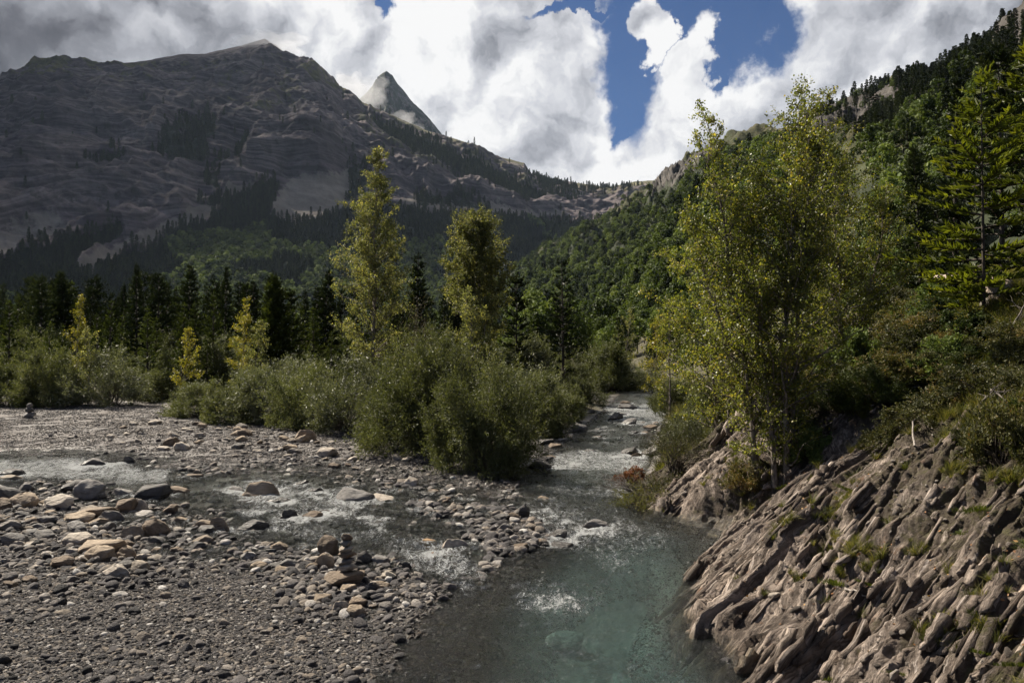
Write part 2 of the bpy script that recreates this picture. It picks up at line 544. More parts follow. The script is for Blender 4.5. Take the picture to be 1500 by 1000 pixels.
def mat_water():
    m, nt = new_mat('stream_water')
    co = objvec(nt)
    depth = attr(nt, 'depth'); foam_glint = attr(nt, 'foam_glint'); tur = attr(nt, 'turb')
    # flow-aligned ripples (flow is mostly towards -y)
    mp = nd(nt, 'ShaderNodeMapping', {'Vector': co, 'Rotation': (0, 0, .35), 'Scale': (1.5, .75, 1)})
    r1 = noise(nt, mp.outputs[0], 4.0, 5, .62, .6)
    r2 = noise(nt, mp.outputs[0], 19.0, 4, .6, .4)
    hgt = M_(nt, 'ADD', M_(nt, 'MULTIPLY', r1, 1.0), M_(nt, 'MULTIPLY', r2, .55))
    nrm = nd(nt, 'ShaderNodeBump', {'Height': hgt, 'Strength': M_(nt, 'ADD', .7, M_(nt, 'MULTIPLY', tur, .3), clamp=True), 'Distance': .45}).outputs[0]
    fr = nd(nt, 'ShaderNodeFresnel', {'IOR': 1.42, 'Normal': nrm}).outputs[0]
    dk = mrange(nt, depth, 0.02, .85, 0, 1, False)
    tint = ramp(nt, dk, [(0, (.93, .93, .92)), (.25, (.80, .86, .83)), (.6, (.62, .80, .79)), (1, (.44, .67, .67))])
    tr = nd(nt, 'ShaderNodeBsdfTransparent', {'Color': tint}).outputs[0]
    milk = nd(nt, 'ShaderNodeBsdfDiffuse', {'Color': (.105, .145, .143, 1)}).outputs[0]
    body = nd(nt, 'ShaderNodeMixShader', {0: mrange(nt, depth, .12, .75, .01, .14), 1: tr, 2: milk}).outputs[0]
    gl = nd(nt, 'ShaderNodeBsdfGlossy', {'Color': (1, 1, 1, 1), 'Roughness': .12, 'Normal': nrm}).outputs[0]
    w = nd(nt, 'ShaderNodeMixShader', {0: fr, 1: body, 2: gl}).outputs[0]
    # white water, plus fine white flecks painted in for sun sparkles
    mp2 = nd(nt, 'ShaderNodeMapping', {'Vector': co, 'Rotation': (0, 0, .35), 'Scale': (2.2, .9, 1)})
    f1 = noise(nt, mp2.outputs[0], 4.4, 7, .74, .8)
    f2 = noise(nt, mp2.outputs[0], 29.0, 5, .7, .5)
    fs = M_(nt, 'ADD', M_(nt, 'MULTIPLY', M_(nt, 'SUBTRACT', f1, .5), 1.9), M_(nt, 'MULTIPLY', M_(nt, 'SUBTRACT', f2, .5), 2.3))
    fa = mrange(nt, M_(nt, 'ADD', foam_glint, fs), .40, .66)
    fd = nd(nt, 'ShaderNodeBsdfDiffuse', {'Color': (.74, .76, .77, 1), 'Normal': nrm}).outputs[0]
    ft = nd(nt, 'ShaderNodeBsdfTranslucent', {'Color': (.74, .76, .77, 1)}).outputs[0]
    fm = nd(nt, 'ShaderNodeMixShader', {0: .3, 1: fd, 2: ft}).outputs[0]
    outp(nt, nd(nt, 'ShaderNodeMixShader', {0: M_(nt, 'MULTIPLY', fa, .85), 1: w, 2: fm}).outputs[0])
    return m


MAT_GROUND = mat_ground()
MAT_BEDROCK = mat_bedrock()
MAT_MOUNT = mat_mountain()
MAT_HILL = mat_hillside()
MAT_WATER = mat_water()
ST_MIX = mat_stone('river_stone', GREY_STOPS)
ST_GRAVEL = mat_stone('river_pebble', [(0, (.022, .021, .022)), (.3, (.075, .069, .071)), (.52, (.132, .121, .121)), (.70, (.195, .176, .162)), (.84, (.265, .222, .178)), (.93, (.38, .35, .32)), (1, (.62, .6, .57))], 0.0, 1.4)
ST_TAN = mat_plain_stone('tan_stone', (.33, .262, .19))
ST_PALE = mat_plain_stone('pale_stone', (.42, .37, .31))
ST_GREY = mat_plain_stone('grey_stone', (.20, .19, .18))
ST_DARK = mat_plain_stone('dark_wet_stone', (.11, .104, .099), .12)
ST_BROWN = mat_plain_stone('brown_stone', (.19, .145, .105))
ST_ORANGE = mat_plain_stone('orange_stone', (.36, .235, .125))
L_BIRCH = mat_leaf('birch_leaf', [(0, (.06, .07, .014)), (.5, (.135, .148, .030)), (.82, (.225, .212, .042)), (1, (.37, .28, .05))], .45, .45, .35)
L_POPLAR = mat_leaf('aspen_leaf', [(0, (.07, .076, .032)), (.5, (.155, .16, .07)), (.8, (.25, .235, .10)), (1, (.38, .32, .11))], .45, .55, .2)
L_YELLOW = mat_leaf('yellowing_leaf', [(0, (.10, .10, .015)), (.5, (.20, .18, .025)), (1, (.34, .26, .035))], .42)
L_WILLOW = mat_leaf('willow_leaf', [(0, (.045, .049, .022)), (.5, (.098, .108, .046)), (.8, (.150, .152, .070)), (1, (.20, .18, .095))], .28, .55, .22, .25)
L_PINE = mat_leaf('pine_needle', [(0, (.010, .016, .007)), (.5, (.024, .034, .012)), (1, (.055, .065, .02))], .15, .6, .2, .3)
L_PINELIGHT = mat_leaf('young_pine_needle', [(0, (.025, .036, .010)), (.5, (.05, .065, .016)), (1, (.095, .11, .025))], .22, .6, .2, .2)
L_FIR = mat_leaf('fir_bough', [(0, (.035, .045, .008)), (.5, (.09, .105, .012)), (1, (.19, .19, .02))], .4, .5, .3)
L_BEECH = mat_leaf('beech_leaf', [(0, (.030, .046, .014)), (.5, (.070, .096, .028)), (1, (.12, .14, .045))], .25, .6, .1, .5, .95)
L_HEATH = mat_leaf('heath_leaf', [(0, (.034, .038, .015)), (.4, (.075, .076, .027)), (.7, (.125, .10, .036)), (1, (.16, .092, .045))], .25, .6, .2, .5)
L_GRASS = mat_leaf('grass_blade', [(0, (.05, .06, .016)), (.5, (.10, .10, .03)), (1, (.20, .16, .06))], .35, .6, .2, .4)
L_RED = mat_leaf('dead_red_leaf', [(0, (.09, .035, .018)), (1, (.20, .08, .04))], .3, .6, .2)
L_DEAD = mat_leaf('fallen_leaf', [(0, (.10, .05, .025)), (.6, (.25, .12, .05)), (1, (.38, .24, .10))], .2, .6, .2, .8)
B_BIRCH = mat_bark('birch_bark', (.06, .048, .038), (.25, .21, .175), (5, 5, 2.2))
B_DARK = mat_bark('pine_bark', (.025, .02, .016), (.075, .058, .045))
B_TWIG = mat_bark('willow_twig', (.045, .036, .026), (.11, .088, .065))
B_DEAD = mat_bark('bleached_wood', (.13, .11, .095), (.33, .29, .255), (10, 10, 1.2))
B_GREYWOOD = mat_bark('weathered_wood', (.06, .05, .042), (.17, .145, .125), (10, 10, 1.2))


# ------------------------------------------------------------------ plant generators
class Tubes:
    def __init__(self):
        self.v = []; self.f = []; self.n = 0

    def add(self, pts, rad, sides=5):
        pts = np.asarray(pts, float); rad = np.asarray(rad, float)
        k = len(pts)
        tan = np.gradient(pts, axis=0)
        tan /= np.linalg.norm(tan, axis=1)[:, None] + 1e-9
        ref = np.where(np.abs(tan[:, 2:3]) > .9, np.array([[1., 0, 0]]), np.array([[0, 0, 1.]]))
        u = np.cross(tan, ref); u /= np.linalg.norm(u, axis=1)[:, None] + 1e-9
        w = np.cross(tan, u)
        a = np.arange(sides) * 2 * PI / sides
        ring = pts[:, None] + rad[:, None, None] * (np.cos(a)[None, :, None] * u[:, None] + np.sin(a)[None, :, None] * w[:, None])
        self.v.append(ring.reshape(-1, 3))
        i = np.arange(k - 1)[:, None] * sides; j = np.arange(sides)[None]; j2 = (j + 1) % sides
        self.f.append(np.stack([i + j, i + j2, i + sides + j2, i + sides + j], -1).reshape(-1, 4) + self.n)
        self.n += k * sides

    def mesh(self, name, mat):
        return mesh_np(name, np.concatenate(self.v), np.concatenate(self.f), mat)


def unit(a):
    return a / (np.linalg.norm(a, axis=-1, keepdims=True) + 1e-9)


def leaves_mesh(name, c, axis, ln, wd, tint, mat, r, cross=False, nrm=None):
    """one rhombus per leaf (two crossed ones for needle sprays)"""
    n = len(c)
    a = unit(axis)
    b = r.normal(size=(n, 3)) if nrm is None else np.cross(a, nrm) + r.normal(size=(n, 3)) * .35
    b = unit(b - a * np.sum(a * b, 1, keepdims=True))
    ln = np.broadcast_to(ln, (n,))[:, None]; wd = np.broadcast_to(wd, (n,))[:, None]
    V = np.stack([c - a * ln * .5, c + b * wd * .5 - a * ln * .08, c + a * ln * .5, c - b * wd * .5 - a * ln * .08], 1)
    T = np.repeat(tint, 4)
    if cross:
        b2 = np.cross(a, b)
        V2 = np.stack([c - a * ln * .5, c + b2 * wd * .5, c + a * ln * .5, c - b2 * wd * .5], 1)
        V = np.concatenate([V, V2]); T = np.concatenate([T, T])
    V = V.reshape(-1, 3)
    return mesh_np(name, V, np.arange(len(V)).reshape(-1, 4), mat, {'tint': np.clip(T, 0, 1)}, smooth=False)


def birch(seed, stems, spread, nbr, twigs, lpt, leaf, lm, lo=.12, up=.9, bark=None, prof=None, ragged=.35):
    """stems: (bx,by, tx,ty, height). Slender tree with leafy twigs along rising branches."""
    r = np.random.default_rng(seed)
    tb = Tubes(); C = []; A = []; T = []
    for (bx, by, tx, ty, h) in stems:
        k = 14
        t = np.linspace(0, 1, k)
        sway = np.stack([np.cumsum(r.normal(size=k)) * .012 * h, np.cumsum(r.normal(size=k)) * .012 * h], 1)
        sway -= sway[0]
        pts = np.stack([bx + (tx - bx) * t ** 1.15 + sway[:, 0] * t, by + (ty - by) * t ** 1.15 + sway[:, 1] * t, h * t - .25 * (1 - t) ** 6], 1)
        r0 = .0062 * h + .010
        rad = r0 * (1 - t) ** .85 + .006
        rad[0] *= 1.35
        tb.add(pts, rad, 8)
        hh = h / max(s[4] for s in stems)
        for q in range(int(nbr * hh)):
            tt = lo + (.985 - lo) * r.random() ** .95
            st = np.array([np.interp(tt, t, pts[:, i]) for i in range(3)])
            az = r.random() * 2 * PI
            pf = prof(tt) if prof else math.sin(PI * min(1, max(0, (tt - lo) / (1 - lo))) ** .62) ** .8 * .85 + .15
            L = spread * hh * pf * r.uniform(1 - ragged, 1 + ragged * .6)
            el = r.uniform(.35, .8) * up + .35 * tt
            d0 = np.array([math.cos(az) * math.cos(el), math.sin(az) * math.cos(el), math.sin(el)])
            m = 6; uu = np.linspace(0, 1, m)
            bp = st + d0[None] * (L * uu)[:, None] + np.cumsum(r.normal(size=(m, 3)) * L * .045, 0) * (uu > 0)[:, None]
            bp[:, 2] -= .16 * L * uu ** 2.4
            rb = np.interp(tt, t, rad) * .38
            tb.add(bp, rb * (1 - .85 * uu) + .002, 4)
            nt_ = max(1, int(round(twigs * L / spread)))
            pos = r.uniform(.18, 1.0, nt_) ** .8
            tp = np.stack([np.interp(pos, uu, bp[:, i]) for i in range(3)], 1)
            td = unit(d0[None] * .7 + r.normal(size=(nt_, 3)) * .75)
            tl = r.uniform(.3, .8, nt_) * (.22 * min(spread, L * 1.6) + .12)
            for j in range(nt_):
                if j % 2 == 0:
                    tb.add(np.stack([tp[j], tp[j] + td[j] * tl[j] * .5, tp[j] + td[j] * tl[j] + [0, 0, -.1 * tl[j]]]), [.0045, .003, .0015], 3)
            nl = r.poisson(lpt, nt_) + 1
            idx = np.repeat(np.arange(nt_), nl)
            u = r.random(len(idx))
            c = tp[idx] + td[idx] * (tl[idx] * u)[:, None] + r.normal(size=(len(idx), 3)) * leaf * .75
            C.append(c); A.append(r.normal(size=(len(idx), 3)) + np.array([0, 0, -.5]))
            T.append(np.clip(r.normal(.42, .27, len(idx)) + r.normal() * .12, 0, 1))
    C = np.concatenate(C); A = np.concatenate(A); T = np.concatenate(T)
    sz = leaf * r.uniform(.7, 1.25, len(C))
    return [('trunk', tb.mesh('birch_wood', bark or B_BIRCH)), ('crown', leaves_mesh('birch_crown', C, A, sz, sz * .72, T, lm, r))]


def shrub(seed, R, h, clumps, twigs, lpt, leaf, lm, bark=None, aspect=.3, sparse=0.0, flat=.8):
    """many-stemmed dome; leaves sit on twigs fanning from clump centres, leaving gaps between clumps"""
    r = np.random.default_rng(seed)
    tb = Tubes(); C = []; A = []; T = []
    for i in range(clumps):
        az = r.random() * 2 * PI
        ce = r.random() ** flat
        el = math.asin(min(1, ce))
        rr = r.uniform(.45, 1.0) ** .6
        lump = 1 + .30 * math.sin(az * 3 + seed) * math.cos(el * 2 + seed * 2) + r.normal() * .11
        c = np.array([math.cos(az) * math.cos(el) * R, math.sin(az) * math.cos(el) * R, math.sin(el) * h]) * rr * lump
        c[2] = max(c[2], .12 * h * r.random())
        b0 = np.array([r.normal() * .12 * R, r.normal() * .12 * R, -.15])
        mid = b0 * .4 + c * .6 + np.array([0, 0, .10 * h]); mid[:2] *= .8
        tb.add(np.stack([b0, b0 * .7 + mid * .3 + r.normal(size=3) * .04 * R, mid, c]), [.02, .016, .011, .005], 4)
        od = unit(c * np.array([1, 1, .9]) + np.array([0, 0, .55 * h]))
        td = unit(od[None] * .9 + r.normal(size=(twigs, 3)) * .62)
        tl = r.uniform(.35, 1.0, twigs) * .30 * (R + h) * .5 * np.where(r.random(twigs) < .14, 1.9, 1.0)
        p0 = c[None] + r.normal(size=(twigs, 3)) * .09 * R
        for j in range(0, twigs, 3):
            tb.add(np.stack([p0[j], p0[j] + td[j] * tl[j] * .55, p0[j] + td[j] * tl[j]]), [.005, .0035, .0015], 3)
        nl = r.poisson(lpt, twigs) + 1
        idx = np.repeat(np.arange(twigs), nl)
        u = r.random(len(idx)) ** .8
        cc = p0[idx] + td[idx] * (tl[idx] * u)[:, None] + r.normal(size=(len(idx), 3)) * leaf * .45
        C.append(cc); A.append(td[idx] + r.normal(size=(len(idx), 3)) * .55)
        T.append(np.clip(r.normal(.42, .17, len(idx)) + r.normal() * .10, 0, 1))
    C = np.concatenate(C); A = np.concatenate(A); T = np.concatenate(T)
    k = C[:, 2] > 0.0
    C, A, T = C[k], A[k], T[k]
    sz = leaf * r.uniform(.65, 1.3, len(C))
    return [('stems', tb.mesh('shrub_stems', bark or B_TWIG)), ('foliage', leaves_mesh('shrub_leaves', C, A, sz, sz * aspect, T, lm, r))]


def conifer(seed, h, R, lm, whorl=.42, nb=6, step=.2, spray=.34, width=.10, lo=.06, droop=-.05, power=.85, bark=None, thin=0.0, sides=2, cross=True, rs=1.0):
    r = np.random.default_rng(seed)
    tb = Tubes(); C = []; A = []; T = []; N = []
    t = np.linspace(0, 1, 12)
    lean = r.normal(size=2) * .012 * h
    pts = np.stack([lean[0] * t ** 2, lean[1] * t ** 2, h * t - .3 * (1 - t) ** 6], 1)
    r0 = (.011 * h + .02) * rs
    tb.add(pts, r0 * (1 - t) ** .9 + .006, 7)
    z = h * lo
    while z < h * .985:
        tt = z / h
        L0 = R * (1 - tt) ** power * (.55 + .45 * min(1, (tt - lo + .02) / .12)) + .10
        off = r.random() * 2 * PI
        wl = r.uniform(.75, 1.15)
        for b in range(nb):
            if r.random() < thin: continue
            az = off + b * 2 * PI / nb + r.normal() * .22
            L = L0 * wl * r.uniform(.6, 1.15)
            el = droop + .55 * tt ** 2 + r.normal() * .09
            m = 5; uu = np.linspace(0, 1, m)
            hd = np.array([math.cos(az), math.sin(az), 0])
            st = np.array([np.interp(tt, t, pts[:, 0]), np.interp(tt, t, pts[:, 1]), z + r.normal() * .25 * whorl])
            bp = st + hd[None] * (L * uu * math.cos(el))[:, None]
            bp[:, 2] += L * math.sin(el) * uu - .10 * L * uu ** 1.5 + .16 * L * uu ** 3
            tb.add(bp, np.maximum(.004, .018 * L * (1 - .85 * uu)), 3)
            ns = max(2, int(L / step))
            us = (np.arange(ns) + r.random(ns)) / ns * .86 + .14
            p = np.stack([np.interp(us, uu, bp[:, i]) for i in range(3)], 1)
            fw = unit(bp[-1] - bp[0])
            sd = np.cross(fw, [0, 0, 1.0]); sd = sd / (np.linalg.norm(sd) + 1e-9)
            sc_ = spray * (1.15 - .5 * us) * r.uniform(.75, 1.25, ns) * min(1, .45 + L / 1.3)
            for sgn in ((-1, 1, 0) if sides == 2 else (-1, 1)):
                ax = fw[None] * .75 + sd[None] * sgn * .9 + np.array([0, 0, .18 if sgn else .75]) + r.normal(size=(ns, 3)) * .22
                ax = unit(ax)
                C.append(p + ax * (sc_ * .5)[:, None]); A.append(ax * sc_[:, None])
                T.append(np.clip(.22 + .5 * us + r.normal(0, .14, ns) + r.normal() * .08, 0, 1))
        z += whorl * r.uniform(.75, 1.25) * (1 - .35 * tt)
    C.append(np.array([[pts[-1, 0], pts[-1, 1], h - .05]])); A.append(np.array([[0, 0, spray * 1.4]])); T.append(np.array([.6]))
    C = np.concatenate(C); A = np.concatenate(A); T = np.concatenate(T)
    ln = np.linalg.norm(A, axis=1)
    up = np.tile(np.array([[0, 0, 1.0]]), (len(C), 1))
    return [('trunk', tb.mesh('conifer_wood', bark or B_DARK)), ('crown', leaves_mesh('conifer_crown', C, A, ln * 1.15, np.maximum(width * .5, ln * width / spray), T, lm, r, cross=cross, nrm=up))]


def broadleaf(seed, h, R, lm, n=900, leaf=.55, lumps=14, lo=.22):
    r = np.random.default_rng(seed)
    tb = Tubes()
    t = np.linspace(0, 1, 6)
    tb.add(np.stack([0 * t, 0 * t, h * .72 * t - .4 * (1 - t) ** 6], 1), .018 * h * (1 - t) ** .8 + .02, 5)
    lc = []
    for i in range(lumps):
        az = r.random() * 2 * PI
        tt = r.random()
        z = h * (lo + (1 - lo) * (.12 + .82 * tt))
        rr = R * math.sin(PI * (.10 + .86 * tt) ** .85) * r.uniform(.35, .8)
        c = np.array([math.cos(az) * rr, math.sin(az) * rr, z])
        lc.append((c, R * r.uniform(.30, .48)))
        tb.add(np.stack([[0, 0, h * lo * .8 + .3 * (z - h * lo)], c * [.5, .5, .85], c]), [.05, .03, .01], 3)
    C = []; A = []; T = []
    per = n // lumps
    for c, s in lc:
        d = unit(r.normal(size=(per, 3)))
        rad = r.uniform(.55, 1.05, per) ** .5
        C.append(c + d * (s * rad)[:, None] * np.array([1, 1, .85]))
        A.append(np.cross(d, r.normal(size=(per, 3))) + r.normal(size=(per, 3)) * .25)
        T.append(np.clip(r.normal(.45, .16, per) + r.normal() * .12, 0, 1))
    C = np.concatenate(C); A = np.concatenate(A); T = np.concatenate(T)
    sz = leaf * r.uniform(.6, 1.3, len(C))
    return [('trunk', tb.mesh('broadleaf_wood', B_DARK)), ('crown', leaves_mesh('broadleaf_crown', C, A, sz, sz * .75, T, lm, r))]


def rock_mesh(seed, mat, sub=4, cuts=9, rough=.07, flat=(.55, .85)):
    r = np.random.default_rng(seed)
    bm = bmesh.new()
    bmesh.ops.create_icosphere(bm, subdivisions=sub, radius=1)
    V = np.array([v.co[:] for v in bm.verts]); Fc = np.array([[v.index for v in f.verts] for f in bm.faces])
    bm.free()
    V = V * (1 + .18 * fbm(V[:, 0] * .9 + seed, V[:, 1] * .9, V[:, 2] * .9, 2))[:, None]
    for i in range(cuts):
        n = unit(r.normal(size=3) * np.array([1, 1, 1.0])); c = r.uniform(.55, .88)
        d = V @ n
        over = np.maximum(d - c, 0)
        V = V - n[None] * (over * .9)[:, None]
    V = V + unit(V) * (rough * fbm(V[:, 0] * 2.6 + seed, V[:, 1] * 2.6, V[:, 2] * 2.6 + 3, 6, .6))[:, None]
    ext = V.max(0) - V.min(0)
    V = (V - (V.max(0) + V.min(0)) / 2) / ext            # unit box, centred
    return mesh_np('stone', V, Fc, mat)


import bmesh

# ------------------------------------------------------------------ scatter by geometry nodes (only for uncountable stuff)
_pools = {}


def pool(name, meshes):
    c = bpy.data.collections.new(name)
    for i, me in enumerate(meshes):
        c.objects.link(bpy.data.objects.new('%s_source_%02d' % (name, i), me))
    _pools[name] = c
    return c


def scatter(name, P, rot, scl, idx, coll, label, cat):
    me = mesh_np(name, P, None, None, {'rot': rot, 'scl': scl, 'idx': idx.astype(np.int32)})
    o = link(name, me)
    tag(o, label, cat, kind='stuff')
    ng = bpy.data.node_groups.new(name + '_scatter', 'GeometryNodeTree')
    ng.interface.new_socket('Geometry', in_out='INPUT', socket_type='NodeSocketGeometry')
    ng.interface.new_socket('Geometry', in_out='OUTPUT', socket_type='NodeSocketGeometry')
    gi = ng.nodes.new('NodeGroupInput'); go = ng.nodes.new('NodeGroupOutput')
    iop = ng.nodes.new('GeometryNodeInstanceOnPoints')
    ci = ng.nodes.new('GeometryNodeCollectionInfo')
    ci.inputs['Collection'].default_value = coll
    ci.inputs['Separate Children'].default_value = True
    ci.inputs['Reset Children'].default_value = True

    def na(n, t):
        a = ng.nodes.new('GeometryNodeInputNamedAttribute'); a.data_type = t
        a.inputs['Name'].default_value = n
        return a.outputs['Attribute']
    e2r = ng.nodes.new('FunctionNodeEulerToRotation')
    L = ng.links.new
    L(gi.outputs[0], iop.inputs['Points'])
    L(ci.outputs[0], iop.inputs['Instance'])
    iop.inputs['Pick Instance'].default_value = True
    L(na('idx', 'INT'), iop.inputs['Instance Index'])
    L(na('rot', 'FLOAT_VECTOR'), e2r.inputs[0]); L(e2r.outputs[0], iop.inputs['Rotation'])
    L(na('scl', 'FLOAT_VECTOR'), iop.inputs['Scale'])
    L(iop.outputs[0], go.inputs[0])
    md = o.modifiers.new('scatter', 'NODES'); md.node_group = ng
    return o


def joined(parts):
    """one mesh out of a plant's parts, for far-off woods"""
    bm = bmesh.new(); mats = []
    V = []; Fs = []; T = []; MI = []; o = 0
    for k, (pn, me) in enumerate(parts):
        n = len(me.vertices); v = np.empty(n * 3, np.float32); me.vertices.foreach_get('co', v)
        f = np.empty(len(me.loops), np.int32); me.loops.foreach_get('vertex_index', f)
        V.append(v.reshape(-1, 3)); Fs.append(f.reshape(-1, 4) + o); MI.append(np.full(len(f) // 4, k)); o += n
        if 'tint' in me.attributes:
            t = np.empty(n, np.float32); me.attributes['tint'].data.foreach_get('value', t)
        else:
            t = np.zeros(n, np.float32)
        T.append(t); mats.append(me.materials[0])
    bm.free()
    me = mesh_np('far_tree', np.concatenate(V), np.concatenate(Fs), None, {'tint': np.concatenate(T)}, smooth=False)
    for m in mats: me.materials.append(m)
    me.polygons.foreach_set('material_index', np.concatenate(MI).astype(np.int32))
    return me

# =================================================================== GROUND
def build_ground():
    inv = np.linspace(1 / 3.0, 1 / 62.0, 430)
    d = np.concatenate([1 / inv, np.geomspace(62.5, 1500, 150)])
    az = np.concatenate([np.linspace(-75, -37, 70)[:-1], np.linspace(-37, 37, 900), np.linspace(37, 75, 70)[1:]]) * PI / 180
    D, A = np.meshgrid(d, az, indexing='ij')
    x = D * np.sin(A); y = D * np.cos(A)
    z = H(x.ravel(), y.ravel()).reshape(x.shape)
    s = x - xe(y)
    lvl = base(y)
    wet = sst(.13, .0, z - lvl) * (s < .5)
    dt = sd_poly(x.ravel(), y.ravel(), THICK).reshape(x.shape)
    veg = np.maximum(sst(.6, -1.5, dt) * (x < xl(y) + .5), sst(.3, 1.2, s))
    veg = np.maximum(veg, sst(60, 85, y))
    V = np.stack([x, y, z], -1).reshape(-1, 3)
    structure('valley_ground', mesh_np('valley_ground', V, grid_faces(*x.shape), MAT_GROUND, {'wet': wet.ravel(), 'veg': veg.ravel(), 'silt': (sst(.22, .5, lvl - z) * (.5 + .5 * sst(-.3, .4, fbm(x * .8, y * .8, 9.0, 3)))).ravel()}))


build_ground()


# =================================================================== BEDROCK OUTCROP (dipping slate beds above the pool)
def build_bedrock():
    # mesh rows follow the beds (constant c) so that ledges keep straight sharp edges
    cq = 5 - np.geomspace(4.2, 26.8, 1350); tq = np.linspace(0.6, 20.2, 560)
    c, t = np.meshgrid(cq, tq, indexing='ij')
    k1, k2 = .5708, .8211
    S = k1 * c + k2 * t; Y = -k2 * c + k1 * t
    inside = (S > -1.4) & (S < 6.2) & (Y > 3.6) & (Y < 26)
    low = fbm(Y * .35, S * .35, 2.2, 3)
    edge = xe(Y) + .22 * fbm(Y * 1.3, S * .4, 8.8, 3)
    X = edge + S
    prof = np.where(S > 0, .66 * np.clip(S, 0, 4.7) + .40 * np.clip(S - 4.7, 0, 9), .9 * S)
    Z = base(Y) + prof + .15 * low * sst(-.2, 1.2, S)
    # bedding coordinate c across the layers, t along them (layers rise away from the water, obliquely)
    w = .13 * fbm(t * .20, c * .30, 1.0, 2) + .02 * fbm(t * 1.3, c * 1.6, 4.0, 3)
    disp = np.zeros_like(c)

    def hsh(a_, b_):
        v = np.sin(a_ * 127.1 + b_ * 311.7) * 43758.5453
        return v - np.floor(v)
    cb = c + w
    for (fr, am, sd, dp) in ((.55, .24, 0.0, .04), (1.35, .085, 5.0, .07), (3.6, .035, 11.0, .10)):
        ph = cb * fr + .12 * perlin(t * .22 * fr, sd, c * .15)
        k = np.floor(ph); u = ph - k
        tl = t * fr ** .8 * .34 + hsh(k, sd) * 9
        kt = np.floor(tl)
        h2 = hsh(k + sd, kt * 1.37 + 3.1)
        saw = np.where(u < 1 - dp, u / (1 - dp), (1 - u) / dp)          # slow rise, abrupt drop
        disp += am * ((saw - .5) * (.35 + .75 * hsh(k, 7.7 + sd)) + (h2 - .5) * 1.0) * (.55 + .45 * sst(-.3, .3, perlin(t * .3 + sd, c * .4, sd)))
    wu = .18 * fbm(t * .9, c * 1.2, 15.0, 3)
    f1, c1 = facets(t * .42 + wu, cb * 2.4 + wu * .6, 1.0, .9)
    f2, c2 = facets(t * 1.0 + wu * 2, cb * 6.2 + wu * 1.2, 2.0, .8)
    rub = sst(-.1, .5, fbm(t * .25, c * .3, 22.0, 2) + .12 * (S - 2.6))
    disp += .13 * f1 + .045 * f2

    def crack(ft, fc_, wid, sd):
        return np.exp(-(perlin(t * ft + sd, (cb + .04 * wu) * fc_, sd * 1.7) / wid) ** 2)
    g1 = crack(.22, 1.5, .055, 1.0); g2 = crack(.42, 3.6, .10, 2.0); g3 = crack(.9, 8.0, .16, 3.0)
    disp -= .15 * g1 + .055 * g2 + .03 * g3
    disp += .016 * ridged(t * 1.2, c * 9.0, 2.0, 4) + (.018 + .04 * rub) * fbm(S * 6, Y * 6, 3.0, 5, .6)
    chip = .5 * c1 + .5 * c2
    # caves and overhang hollows at the right, and the undercut below the birches
    for (sy, ss, ry, rs, dep) in ((18.6, .75, .75, .9, .55), (9.2, 4.0, .8, .9, .5), (8.1, 3.4, .5, .7, .4), (11.5, 4.4, .6, .5, .4)):
        disp -= dep * np.exp(-(((Y - sy) / ry) ** 2 + ((S - ss) / rs) ** 2) ** 2)
    amp = sst(-1.0, .25, S) * (1 - .7 * sst(4.6, 6.0, S))
    disp *= amp
    nx, ny, nz = -.52, -.12, .84
    X = X + nx * disp; Yw = Y + ny * disp; Z = Z + nz * disp
    fade = sst(24, 26, Y) + sst(5.4, 6.2, S)
    Z = Z - .5 * fade
    hgt = Z - base(Y)
    wet = sst(.16, .02, hgt + .05 * low)
    soil = np.clip(.16 + .36 * sst(.9, 3.2, S - .08 * (Y - 10)) + .6 * sst(3.2, 5.0, S + .9 * low) + .35 * sst(.0, -.12, disp) + .25 * sst(.2, .9, fbm(S * .7, Y * .7, 9.0, 3)), 0, 1) * (1 - wet)
    soil = np.maximum(soil, sst(21.5, 24, Y))
    V = np.stack([X, Yw, Z], -1).reshape(-1, 3)
    fc = grid_faces(*Y.shape); fc = fc[inside.ravel()[fc].all(1)][:, ::-1]
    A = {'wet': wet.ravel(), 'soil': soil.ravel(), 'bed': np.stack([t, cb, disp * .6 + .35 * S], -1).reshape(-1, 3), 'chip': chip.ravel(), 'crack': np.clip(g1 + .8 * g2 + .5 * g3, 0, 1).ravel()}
    # angular plates of slate standing out along the beds
    r = np.random.default_rng(404)
    n = 5600
    ys = 4.2 + 18.5 * r.random(n) ** 1.25; ss = .02 + 4.9 * r.random(n) ** 1.1
    ok = fbm(ys * .55, ss * .8, 31.0, 3) + .25 * r.normal(size=n) > .30
    ys, ss = ys[ok], ss[ok]; n = len(ys)
    c0 = k1 * ss - k2 * ys; t0 = k2 * ss + k1 * ys
    ii = np.clip(np.searchsorted(-cq, -c0), 0, len(cq) - 1); jj = np.clip(np.searchsorted(tq, t0), 0, len(tq) - 1)
    O = np.stack([X[ii, jj], Yw[ii, jj], Z[ii, jj]], 1)
    T = unit(np.stack([np.full(n, k2), np.full(n, k1), .64 * k2 + r.normal(0, .10, n)], 1) + r.normal(size=(n, 3)) * .045)
    N = unit(np.array([[-.52, -.10, .85]]) + r.normal(size=(n, 3)) * .13)
    N = unit(N - T * np.sum(N * T, 1, keepdims=True)); C = np.cross(T, N)
    L = np.exp(r.normal(math.log(.36), .6, n)); W = np.exp(r.normal(math.log(.040), .65, n)); Hh = np.exp(r.normal(math.log(.036), .6, n)) + .09
    big = r.random(n) < .035
    L = np.where(big, L * 1.9, L); W = np.where(big, W * 2.0, W); Hh = np.where(big, Hh * 1.5, Hh)
    L = np.minimum(L, .85); W = np.minimum(W, .13)
    m = 8
    ang = np.array([-1, -.86, -.35, .12, .55, .90, 1, 0]); top = np.array([-.1, .85, 1.0, .92, 1.04, .88, .0, -1.0])
